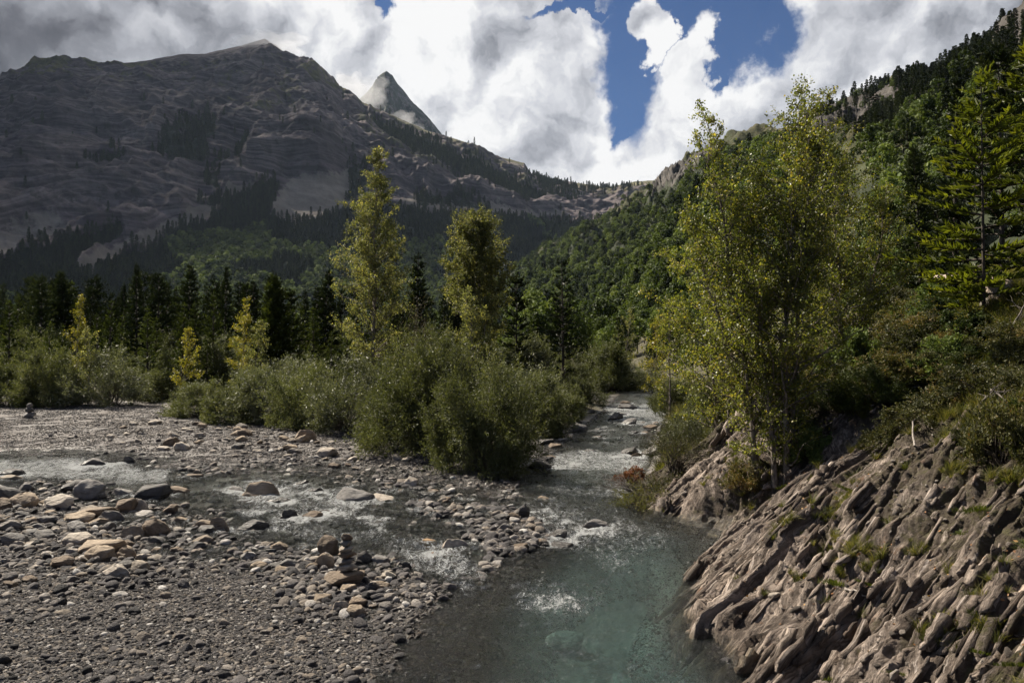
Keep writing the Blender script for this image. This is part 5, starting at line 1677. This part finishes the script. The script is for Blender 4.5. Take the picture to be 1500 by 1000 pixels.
while n < 90:
    px = r.uniform(1160, 1560); py = r.uniform(420, 660)
    p = hit(px, py, 8, 120)
    s = p[0] - xe(p[1])
    if s < 4.9 or (1425 < px < 1530 and 405 < py < 490): continue
    sc_ = r.uniform(.35, 1.0) * np.clip(p[1] / 20, .6, 2.0)
    src = [*BUSH, *BUSH, BUSHG[0], PINEB][int(r.integers(10))]
    build_plant('heath_bush', src, (p[0], p[1], p[2] - .1), 'low heath bush among others on the slope above the rock', 'bush', 'heath on the slope above the rock', r.uniform(0, 6.28), (sc_, sc_, sc_ * r.uniform(.5, .9)))
    n += 1


# --- grass tufts
def tuft(seed, n=60, h=.35, spread=.16, mat=None):
    r = np.random.default_rng(seed)
    a = r.uniform(0, 6.28, n); lean = r.uniform(.1, .9, n)
    d = np.stack([np.cos(a) * lean, np.sin(a) * lean, np.ones(n)], 1)
    b = np.stack([np.cos(a) * r.random(n) * spread * .6, np.sin(a) * r.random(n) * spread * .6, np.zeros(n) - .02], 1)
    L = h * r.uniform(.5, 1.1, n)
    side = np.stack([-np.sin(a), np.cos(a), np.zeros(n)], 1) * .006
    m = b + d * (L * .55)[:, None]; t = b + d * L[:, None] * np.array([1.35, 1.35, .82])
    V = np.stack([b - side, b + side, m + side * .8, m - side * .8, t], 1).reshape(-1, 3)
    i = np.arange(n)[:, None] * 5
    q = np.concatenate([i, i + 1, i + 2, i + 3], 1); tr = np.concatenate([i + 3, i + 2, i + 4], 1)
    tint = np.repeat(np.clip(r.normal(.45, .25, n), 0, 1), 5)
    return mesh_np('grass_blades', V, [q, tr], mat or L_GRASS, {'tint': tint}, smooth=False)


TUFTS = [tuft(i) for i in range(5)]
tpool = pool('grass_sources', TUFTS)
# turf over the vegetated slope and under the thicket
N = 26000
yy = rng.uniform(9, 70, N) ** 1.0; ss = 4.2 + rng.random(N) ** 1.3 * 30
upr = rng.random(N) < .45
yy = np.where(upr, rng.uniform(9, 30, N), yy)
ss = np.where(yy > 24, ss - 3.4, ss)
xx = xe(yy) + ss
zz = H(xx, yy, True, False)
dens = fbm(xx * .5, yy * .5, 2.0, 3)
k = (dens > -.25) & (xx / yy < .95)
P = np.stack([xx, yy, zz], 1)[k]
m = len(P)
sc_ = rng.uniform(.5, 1.3, m)[:, None] * np.ones((1, 3)) * np.clip(P[:, 1:2] / 18, .7, 2.2)
scatter('grass', P, np.stack([rng.normal(0, .15, m), rng.normal(0, .15, m), rng.uniform(0, 6.28, m)], 1), sc_, rng.integers(0, 5, m), tpool, 'rough grass and herbs covering the slope above the rock', 'grass')

r = np.random.default_rng(61)
yy = r.uniform(5, 22, 9000); ss = 1.0 + 4.2 * r.random(9000) ** .7
k = fbm(yy * .55, ss * .75, 51.0, 3) + .10 * (ss - 3.2) > .26
P = np.array([rock_pt(a, b) for a, b in zip(yy[k], ss[k])]); m = len(P)
scatter('grass', P, np.stack([r.normal(0, .2, m), r.normal(-.3, .2, m), r.uniform(0, 6.28, m)], 1), r.uniform(.2, .6, m)[:, None] * np.ones((1, 3)), r.integers(0, 5, m), tpool, 'short grass growing in patches of soil on the rock face', 'grass')

# separate tufts and moss cushions on the rock face
MOSSM = mat_leaf('moss_blade', [(0, (.03, .04, .008)), (.5, (.07, .085, .014)), (1, (.12, .13, .02))], .3)
MOSS = [tuft(50 + i, 260, .09, .5, MOSSM) for i in range(3)]
for (px, py, sz_, k, lab) in ((1205, 975, .9, 1, 'bright moss cushion near the bottom edge of the rock'), (1163, 845, .8, 0, 'small grass tuft in a crack low on the rock face'), (1155, 835, .6, 2, 'grass tuft above the lowest crack'),
                            (1205, 875, .9, 0, 'grass tuft in the middle of the rock face'), (1240, 840, .8, 2, 'mossy tuft on a ledge of the rock face'), (1250, 890, .7, 0, 'grass tuft on the ledge below the mossy tuft'),
                            (1270, 850, .9, 1, 'moss patch in the centre of the rock face'), (1360, 935, 1.0, 1, 'yellow-green moss patch toward the lower right'), (1415, 945, .9, 1, 'moss patch beside two pale pebbles'),
                            (1445, 740, .9, 2, 'small green plant under the overhanging rock'), (1330, 690, .8, 0, 'grass tuft on the upper rock face'), (1085, 855, .6, 2, 'tuft near the waterline of the rock'),
                            (1140, 790, .7, 0, 'grass tuft high on the left rock rib'), (1120, 870, .6, 0, 'small tuft on the pale left rib'), (1300, 770, .7, 2, 'grass tuft below the crest in shade'), (1470, 970, 1.0, 1, 'moss cushion in the bottom right corner'),
                            (1195, 720, .9, 0, 'grass tuft under the birches on the rock lip'), (1240, 700, 1.0, 0, 'grass tuft on the rock lip right of the birches'), (1090, 725, 1.3, 0, 'long grass hanging over the small cave'), (1070, 715, 1.1, 0, 'grass tuft left of the small cave')):
    p = surf(px, py)
    o = link('moss_cushion' if k == 1 else 'grass_tuft', MOSS[int(rng.integers(3))] if k == 1 else TUFTS[k if k != 2 else 3])
    o.location = tuple(p); o.rotation_euler = (0, -.4, random.uniform(0, 6.28)); o.scale = (sz_ * .6,) * 3
    tag(o, lab, 'moss' if k == 1 else 'grass')

r = np.random.default_rng(77)
for i in range(46):
    y_ = r.uniform(7.5, 20); s_ = r.uniform(1.0, 4.6)
    k = int(r.integers(5)); g = r.random() < .45
    o = link('moss_cushion' if g else 'grass_tuft', MOSS[k % 3] if g else TUFTS[k])
    o.location = tuple(rock_pt(y_, s_)); o.rotation_euler = (0, -.4, r.uniform(0, 6.28)); o.scale = (r.uniform(.35, .9) * (1.1 if g else .7),) * 3
    tag(o, 'small moss cushion in a crevice of the slate face' if g else 'small grass tuft in a crevice of the slate face', 'moss' if g else 'grass', 'moss in the slate crevices' if g else 'grass tufts in the slate crevices')

# fallen leaves
r = np.random.default_rng(8)
nl = 2600
yy = r.uniform(7, 23, nl); ss = r.uniform(.6, 7, nl) ** 1.0
P = np.array([rock_pt(a, b) if b < 5.2 else (xe(a) + b, a, float(H(xe(a) + b, a, True, False))) for a, b in zip(yy, ss)])
P[:, 2] += .012
k = fbm(P[:, 0] * .8, P[:, 1] * .8, 3, 2) > -.05
P = P[k]
ax = r.normal(size=(len(P), 3)) * np.array([1, 1, .45])
lm_ = leaves_mesh('fallen_leaves', P, ax, r.uniform(.03, .06, len(P)), .035, r.random(len(P)), L_DEAD, r, nrm=np.tile([[-.5, 0, .85]], (len(P), 1)))
tag(link('fallen_leaves', lm_), 'brown fallen birch leaves caught on the rock and soil', 'leaves', kind='stuff')

# loose rubble on the bedrock
r = np.random.default_rng(9)
nl = 5200
yy = r.uniform(5, 23, nl); ss = r.uniform(.2, 5.0, nl)
clus = fbm(yy * .9, ss * .9, 1.0, 3)
k = clus > .12
yy, ss = yy[k], ss[k]
P = np.array([rock_pt(a, b) for a, b in zip(yy, ss)])
m = len(P)
sz = np.exp(r.normal(math.log(.035), .55, m))[:, None] * np.stack([np.ones(m), r.uniform(.6, 1, m), r.uniform(.35, .7, m)], 1)
meshes = []
ST_SLATE = mat_stone('slate_chip', [(0, (.07, .058, .048)), (.5, (.19, .16, .135)), (1, (.36, .32, .28))], -.3, 1.2)
for q in range(6):
    me = rock_mesh(700 + q, None, 2, cuts=16, rough=.06); me.materials.clear(); me.materials.append(ST_SLATE); meshes.append(me)
scatter('rubble', P, r.uniform(-.6, .6, (m, 3)) + np.stack([np.zeros(m), np.full(m, -.45), r.uniform(0, 6, m)], 1), sz, r.integers(0, 6, m), pool('chip_sources', meshes), 'slate chips and rubble lying in the cracks of the rock face', 'rubble')

# pale boulders up the slope and two pale pebbles near the corner
for (px, py, w, h, k, lab) in ((1472, 440, 42, 46, 5, 'pale pinkish rounded boulder by the right edge under the firs'), (1393, 414, 40, 18, 1, 'small pale boulder left of the pale pinkish boulder'),
                               (1412, 962, 11, 10, 5, 'right one of two small white stones low on the rock'), (1398, 938, 10, 9, 0, 'upper one of two small white stones low on the rock'),
                               (1498, 868, 40, 22, 2, 'loose grey block at the right edge of the rock face'), (1455, 450, 30, 20, 3, 'pale stone beside the pale pinkish boulder'), (1398, 622, 16, 8, 4, 'flat pale stone on the rock crest'), (1152, 872, 20, 8, 4, 'flat pale slate lying on the rock rib')):
    p = surf(px, py); d = p[1] / F
    stone('boulder' if w > 35 else 'stone', (p[0], p[1] + w * d * .3, p[2]), w * d, h * d * 1.2, mat_plain_stone('pale_boulder_stone', (.50, .40, .32), -9.0) if w > 35 else ST_PALE, k, lab, 'boulder' if w > 35 else 'stone')


# --- dead wood
def dead_branch(seed, pts, r0, mat, forks=6, flen=.5):
    r = np.random.default_rng(seed)
    tb = Tubes()
    pts = np.asarray(pts, float)
    u = np.linspace(0, 1, 14); uu = np.linspace(0, 1, len(pts))
    q = np.stack([np.interp(u, uu, pts[:, i]) for i in range(3)], 1) + np.cumsum(r.normal(size=(14, 3)) * .012, 0)
    tb.add(q, r0 * (1 - .75 * u), 7)
    L = np.linalg.norm(pts[-1] - pts[0])
    dr = unit((pts[-1] - pts[0])[None])[0]
    for i in range(forks):
        a = r.uniform(.25, .97)
        s = np.array([np.interp(a, u, q[:, k]) for k in range(3)])
        d = unit((dr * .7 + r.normal(size=3) * .7)[None])[0]; d[2] = abs(d[2]) * .8
        l = L * flen * r.uniform(.3, .8)
        m1 = s + d * l * .5 + r.normal(size=3) * .04 * l; e = s + d * l + r.normal(size=3) * .12 * l
        tb.add(np.stack([s, m1, e]), [r0 * .42 * (1 - .6 * a), r0 * .28 * (1 - .6 * a), .003], 5)
        e2 = m1 + unit((d + r.normal(size=3) * .7)[None])[0] * l * .4
        tb.add(np.stack([m1, (m1 + e2) / 2 + r.normal(size=3) * .02, e2]), [r0 * .22 * (1 - .6 * a), r0 * .15 * (1 - .6 * a), .002], 4)
    return tb.mesh('dead_wood', mat)


def pts_at(lst, lift=.06):
    return [surf(px, py) + np.array([0, 0, lift + e]) for px, py, e in lst]


for i, (name, lst, r0, mt, fk, lab) in enumerate((
        ('dead_branch', [(1343, 664, 0), (1346, 640, .25), (1343, 628, .3)], .018, B_DEAD, 0, 'bleached forked dead stick standing on the rock crest'),
        ('dead_branch', [(1360, 640, 0), (1362, 622, .2), (1354, 606, .2)], .015, B_DEAD, 1, 'thin curved bleached stick beside the forked one'),
        ('fallen_trunk', [(1250, 602, .05), (1320, 578, .1), (1395, 556, .15)], .07, B_GREYWOOD, 6, 'dark fallen trunk lying across the slope'),
        ('fallen_trunk', [(1455, 556, .1), (1500, 540, .1), (1540, 528, .1)], .07, B_DEAD, 1, 'pale fallen log at the right edge of the slope'),
        ('dead_branch', [(1440, 606, .1), (1465, 598, .3), (1490, 622, .35)], .025, B_GREYWOOD, 9, 'tangle of dead twigs in the heath near the right edge'),
        ('dead_branch', [(1462, 520, .1), (1485, 500, .35), (1505, 470, .5)], .03, B_GREYWOOD, 10, 'bare dead branch rising under the fir at the right edge'),
        ('dead_branch', [(1240, 862, .0), (1262, 868, .03), (1280, 872, .02)], .018, B_DEAD, 1, 'short pale stick lying across the rock face'))):
    tag(link(name, dead_branch(300 + i, pts_at(lst), r0, mt, fk)), lab, 'dead wood')

# brush pile washed against the bank below the birches, with rust-red leaves on one branch
p = hit(948, 748)
for i in range(7):
    a = np.array([p[0] + random.uniform(-.3, 1.3), p[1] + random.uniform(0, 2.2), p[2] + .1])
    e = a + np.array([random.uniform(-1.3, -.2), random.uniform(-.6, .6), random.uniform(.1, .7)])
    me = dead_branch(330 + i, [a, (a + e) / 2 + np.array([0, 0, .12]), e], .025, B_GREYWOOD, 14, .75)
    tag(link('dead_branch', me), 'bare grey-brown branch in the brush pile below the birches', 'dead wood', 'branches of the brush pile')
q = hit(925, 712)
build_plant('shrub', shrub(140, .42, .45, 22, 12, 9, .07, L_RED, aspect=.5), (q[0], q[1], q[2]), 'rust-red dead leafy branch at the stream edge on the brush pile', 'dead wood')
build_plant('shrub', shrub(141, .9, .7, 40, 16, 6, .06, L_HEATH, aspect=.35), (p[0] + .7, p[1] + 1.2, p[2]), 'thin olive bush growing through the brush pile', 'shrub')
build_plant('shrub', shrub(142, .8, .55, 34, 14, 7, .06, L_GRASS, aspect=.2), (p[0] - .1, p[1] + .1, p[2]), 'dry grassy clump trailing into the stream below the brush pile', 'shrub')
q = hit(1000, 690)
build_plant('shrub', shrub(143, 1.1, 1.0, 50, 16, 4, .06, L_HEATH, aspect=.3), (q[0], q[1] + .8, q[2]), 'half-bare brown bush left of the birch trunks', 'shrub')

# =================================================================== SKY, CLOUDS, SUN
SUN_AZ, SUN_EL = math.radians(-50), math.radians(47)


def build_world():
    w = bpy.data.worlds.new('World'); scene.world = w; w.use_nodes = True
    nt = w.node_tree; nt.nodes.clear()
    sky = nd(nt, 'ShaderNodeTexSky', sky_type='NISHITA', sun_disc=False, sun_elevation=SUN_EL, sun_rotation=SUN_AZ, altitude=1200, air_density=1.0, dust_density=.6, ozone_density=1.6)
    skyc = V_(nt, 'SCALE', sky.outputs[0], s=.05).outputs[0]
    skyc = V_(nt, 'MULTIPLY', skyc, (.22, .355, .54)).outputs[0]
    g = nd(nt, 'ShaderNodeTexCoord').outputs['Generated']
    s = nd(nt, 'ShaderNodeSeparateXYZ', {0: g})
    az = M_(nt, 'ARCTAN2', s.outputs[0], s.outputs[1]); el = M_(nt, 'ARCSINE', s.outputs[2])
    p = nd(nt, 'ShaderNodeCombineXYZ', {0: az, 1: el, 2: 0.0}).outputs[0]

    def ae(px, py):
        d = ray(px, py); return math.atan2(d[0], d[1]), math.atan2(d[2], math.hypot(d[0], d[1]))
    # cumulus turbulence: warp the lookup so that edges billow
    def n2(q, scale, detail, rough, out=0):
        n = nd(nt, 'ShaderNodeTexNoise', {'Vector': q, 'Scale': scale, 'Detail': detail, 'Roughness': rough}, noise_dimensions='2D')
        return n.outputs[out]
    wv = V_(nt, 'SUBTRACT', n2(p, 6.5, 5, .6, 1), (.5, .5, .5)).outputs[0]
    wf = V_(nt, 'SUBTRACT', n2(p, 22, 6, .66, 1), (.5, .5, .5)).outputs[0]
    pw = V_(nt, 'ADD', V_(nt, 'ADD', p, V_(nt, 'SCALE', wv, s=.13).outputs[0]).outputs[0], V_(nt, 'SCALE', wf, s=.05).outputs[0]).outputs[0]

    def ell(q, px, py, rx, ry, rot=0.0):
        a, e = ae(px, py)
        m = nd(nt, 'ShaderNodeMapping', {'Vector': q, 'Location': (a, e, 0), 'Rotation': (0, 0, rot), 'Scale': (rx / F, ry / F, 1)}, vector_type='TEXTURE')
        return V_(nt, 'LENGTH', m.outputs[0]).outputs['Value']
    hole = None
    for e in ((915, 70, 62, 120, .15), (985, 25, 105, 62, 0), (1075, 35, 72, 68, 0), (905, 150, 24, 46, -.25), (555, 6, 22, 24, 0), (1062, 92, 14, 36, 0), (830, 6, 60, 12, 0)):
        v = ell(pw, *e); hole = v if hole is None else M_(nt, 'MINIMUM', hole, v)
    isl = M_(nt, 'MINIMUM', ell(pw, 935, 35, 32, 42, .3), ell(pw, 957, 66, 24, 30, .2))
    isl = M_(nt, 'MINIMUM', isl, ell(pw, 1015, 95, 36, 62, .0))
    cov = mrange(nt, hole, .72, 1.16)
    cov = M_(nt, 'MAXIMUM', cov, mrange(nt, isl, 1.1, .84))
    # relief: density here minus density a little towards the sun
    pq = V_(nt, 'ADD', V_(nt, 'ADD', p, V_(nt, 'SCALE', wv, s=.09).outputs[0]).outputs[0], V_(nt, 'SCALE', wf, s=.02).outputs[0]).outputs[0]

    def dens(q):
        a = n2(q, 5.0, 6, .56)
        b = nd(nt, 'ShaderNodeTexVoronoi', {'Vector': q, 'Scale': 12.0, 'Detail': 1.0, 'Roughness': .5}, voronoi_dimensions='2D')
        return M_(nt, 'SUBTRACT', a, M_(nt, 'MULTIPLY', b.outputs['Distance'], .16))
    d0 = dens(pq)
    d1 = dens(V_(nt, 'ADD', pq, (-.014, .024, 0)).outputs[0])
    rel = M_(nt, 'SUBTRACT', d0, d1)
    big = n2(pq, 2.6, 4, .5)
    L = M_(nt, 'ADD', .73, M_(nt, 'MULTIPLY', rel, 2.3))
    L = M_(nt, 'ADD', L, M_(nt, 'MULTIPLY', M_(nt, 'SUBTRACT', big, .5), .45))
    for (px, py, rx, ry, v) in ((300, 55, 180, 60, -.16), (500, 60, 150, 110, .12), (720, 95, 150, 90, .20), (700, 190, 190, 60, -.06), (1000, 170, 130, 110, .20), (1200, 60, 150, 90, .06), (1480, 80, 220, 120, -.20), (1330, 90, 120, 90, -.08), (180, 25, 120, 40, .12)):
        q = ell(pq, px, py, rx, ry)
        L = M_(nt, 'ADD', L, M_(nt, 'MULTIPLY', mrange(nt, q, 0.0, 1.7, 1, 0), v))
    dk = mrange(nt, ell(pq, 10, 75, 250, 130), 0.0, 1.7, 1, 0)
    L = M_(nt, 'MULTIPLY', L, M_(nt, 'SUBTRACT', 1.0, M_(nt, 'MULTIPLY', dk, .62)))
    L = M_(nt, 'MINIMUM', M_(nt, 'MAXIMUM', L, .09), .98)
    cc = ramp(nt, L, [(0, (.012, .0125, .015)), (.25, (.065, .066, .075)), (.5, (.175, .18, .196)), (.75, (.29, .293, .307)), (1, (.42, .416, .412))])
    # the cumulus stand ahead, along the valley head; behind the viewer the sky is mostly clear
    behind = mrange(nt, s.outputs[1], -.35, .35)
    cov = M_(nt, 'MULTIPLY', cov, M_(nt, 'ADD', .15, M_(nt, 'MULTIPLY', behind, .85)))
    col = mixc(nt, cov, skyc, cc)
    bg = nd(nt, 'ShaderNodeBackground', {'Color': col, 'Strength': WORLD})
    o = nd(nt, 'ShaderNodeOutputWorld'); nt.links.new(bg.outputs[0], o.inputs[0])


WORLD = 1.0
build_world()
sl = bpy.data.lights.new('sun', 'SUN'); sl.energy = 5.0; sl.angle = math.radians(.53); sl.color = (1, .91, .77)
so = bpy.data.objects.new('sun', sl); COL.objects.link(so)
sd = np.array([math.sin(SUN_AZ) * math.cos(SUN_EL), math.cos(SUN_AZ) * math.cos(SUN_EL), math.sin(SUN_EL)])
from mathutils import Vector
so.rotation_euler = Vector(tuple(sd)).to_track_quat('Z', 'Y').to_euler()
so.location = (-20, 20, 60)

# =================================================================== MIST about the summits
def mist(px, py, d, rx, ry, dens, seed, label):
    bm = bmesh.new(); bmesh.ops.create_icosphere(bm, subdivisions=5, radius=1)
    V = np.array([v.co[:] for v in bm.verts]); Fc = np.array([[v.index for v in f.verts] for f in bm.faces]); bm.free()
    V = V * (1 + .55 * fbm(V[:, 0] * 1.6 + seed, V[:, 1] * 1.6, V[:, 2] * 1.6, 5))[:, None]
    V = V * np.array([rx, rx * .6, ry]) * d / F
    m, nt = new_mat('mist'); 
    pv = nd(nt, 'ShaderNodeVolumePrincipled', {'Color': (.96, .97, 1, 1), 'Density': dens, 'Anisotropy': .3})
    nt.links.new(pv.outputs[0], nd(nt, 'ShaderNodeOutputMaterial').inputs['Volume'])
    o = link('mist', mesh_np('mist', V, Fc, m))
    dd = ray(px, py); o.location = (dd[0] * d, d, 4 + dd[2] * d)
    tag(o, label, 'mist', kind='stuff')


mist(392, 66, 2800, 48, 17, .0042, 1, 'thin cloud clinging to the summit of the mountain')
mist(516, 140, 3900, 44, 36, .0032, 2, 'mist hiding the left flank of the far peak')
mist(575, 192, 3900, 46, 24, .003, 3, 'mist drifting across the foot of the far peak')

def shade_cloud(x, y, z, rx, ry, rz, seed, label):  # unseen clouds added above the frame, shaped to shade the left mountain
    bm = bmesh.new(); bmesh.ops.create_icosphere(bm, subdivisions=5, radius=1)
    V = np.array([v.co[:] for v in bm.verts]); Fc = np.array([[v.index for v in f.verts] for f in bm.faces]); bm.free()
    V = V * (1 + .40 * fbm(V[:, 0] * 1.5 + seed, V[:, 1] * 1.5, V[:, 2] * 1.5, 5))[:, None]
    V[:, 2] = np.maximum(V[:, 2], -.35)
    m, nt = new_mat('cloud')
    pv = nd(nt, 'ShaderNodeVolumePrincipled', {'Color': (.97, .97, .98, 1), 'Density': .0042, 'Anisotropy': .3})
    nt.links.new(pv.outputs[0], nd(nt, 'ShaderNodeOutputMaterial').inputs['Volume'])
    o = link('cloud', mesh_np('cloud', V * np.array([rx, ry, rz]), Fc, m)); o.location = (x, y, z)
    tag(o, label, 'cloud', kind='stuff')


shade_cloud(-2900, 3640, 2330, 1350, 1020, 420, 4, 'broad grey cloud added above the view to shade the left mountain')

shade_cloud(-3250, 2780, 2330, 980, 800, 380, 9, 'second grey cloud added above the view to shade the left end of the mountain')

# =================================================================== AIR
HAZE = 0.000013
if HAZE:
    bm = bmesh.new(); bmesh.ops.create_cube(bm, size=1)
    me = bpy.data.meshes.new('haze'); bm.to_mesh(me); bm.free()
    hz = link('haze', me)
    hz.scale = (7600, 5600, 1800); hz.location = (0, 2700, 1800 / 2 - 4)
    tag(hz, 'thin blue air between the camera and the mountains', 'haze', kind='stuff')
    m, nt = new_mat('air')
    pv = nd(nt, 'ShaderNodeVolumePrincipled', {'Color': (.60, .76, 1.0, 1), 'Density': HAZE, 'Anisotropy': .2})
    o = nd(nt, 'ShaderNodeOutputMaterial'); nt.links.new(pv.outputs[0], o.inputs['Volume'])
    me.materials.append(m)

# =================================================================== CAMERA AND RENDER SETTINGS
cd = bpy.data.cameras.new('camera'); cd.lens = 28; cd.sensor_width = 36; cd.clip_start = .1; cd.clip_end = 20000
co_ = bpy.data.objects.new('camera', cd); COL.objects.link(co_)
co_.location = tuple(CAM); co_.rotation_euler = (PI / 2 + PITCH, 0, 0)
scene.camera = co_
scene.view_settings.view_transform = 'Standard'; scene.view_settings.look = 'None'
scene.view_settings.exposure = 1.2; scene.view_settings.gamma = 1.0
scene.render.engine = 'CYCLES'
cy = scene.cycles
cy.max_bounces = 6; cy.diffuse_bounces = 2; cy.glossy_bounces = 2; cy.transmission_bounces = 4; cy.transparent_max_bounces = 8; cy.volume_bounces = 0
cy.use_denoising = True
cy.use_adaptive_sampling = True; cy.adaptive_threshold = .02
cy.sample_clamp_indirect = 4.0
cy.caustics_reflective = False; cy.caustics_refractive = False
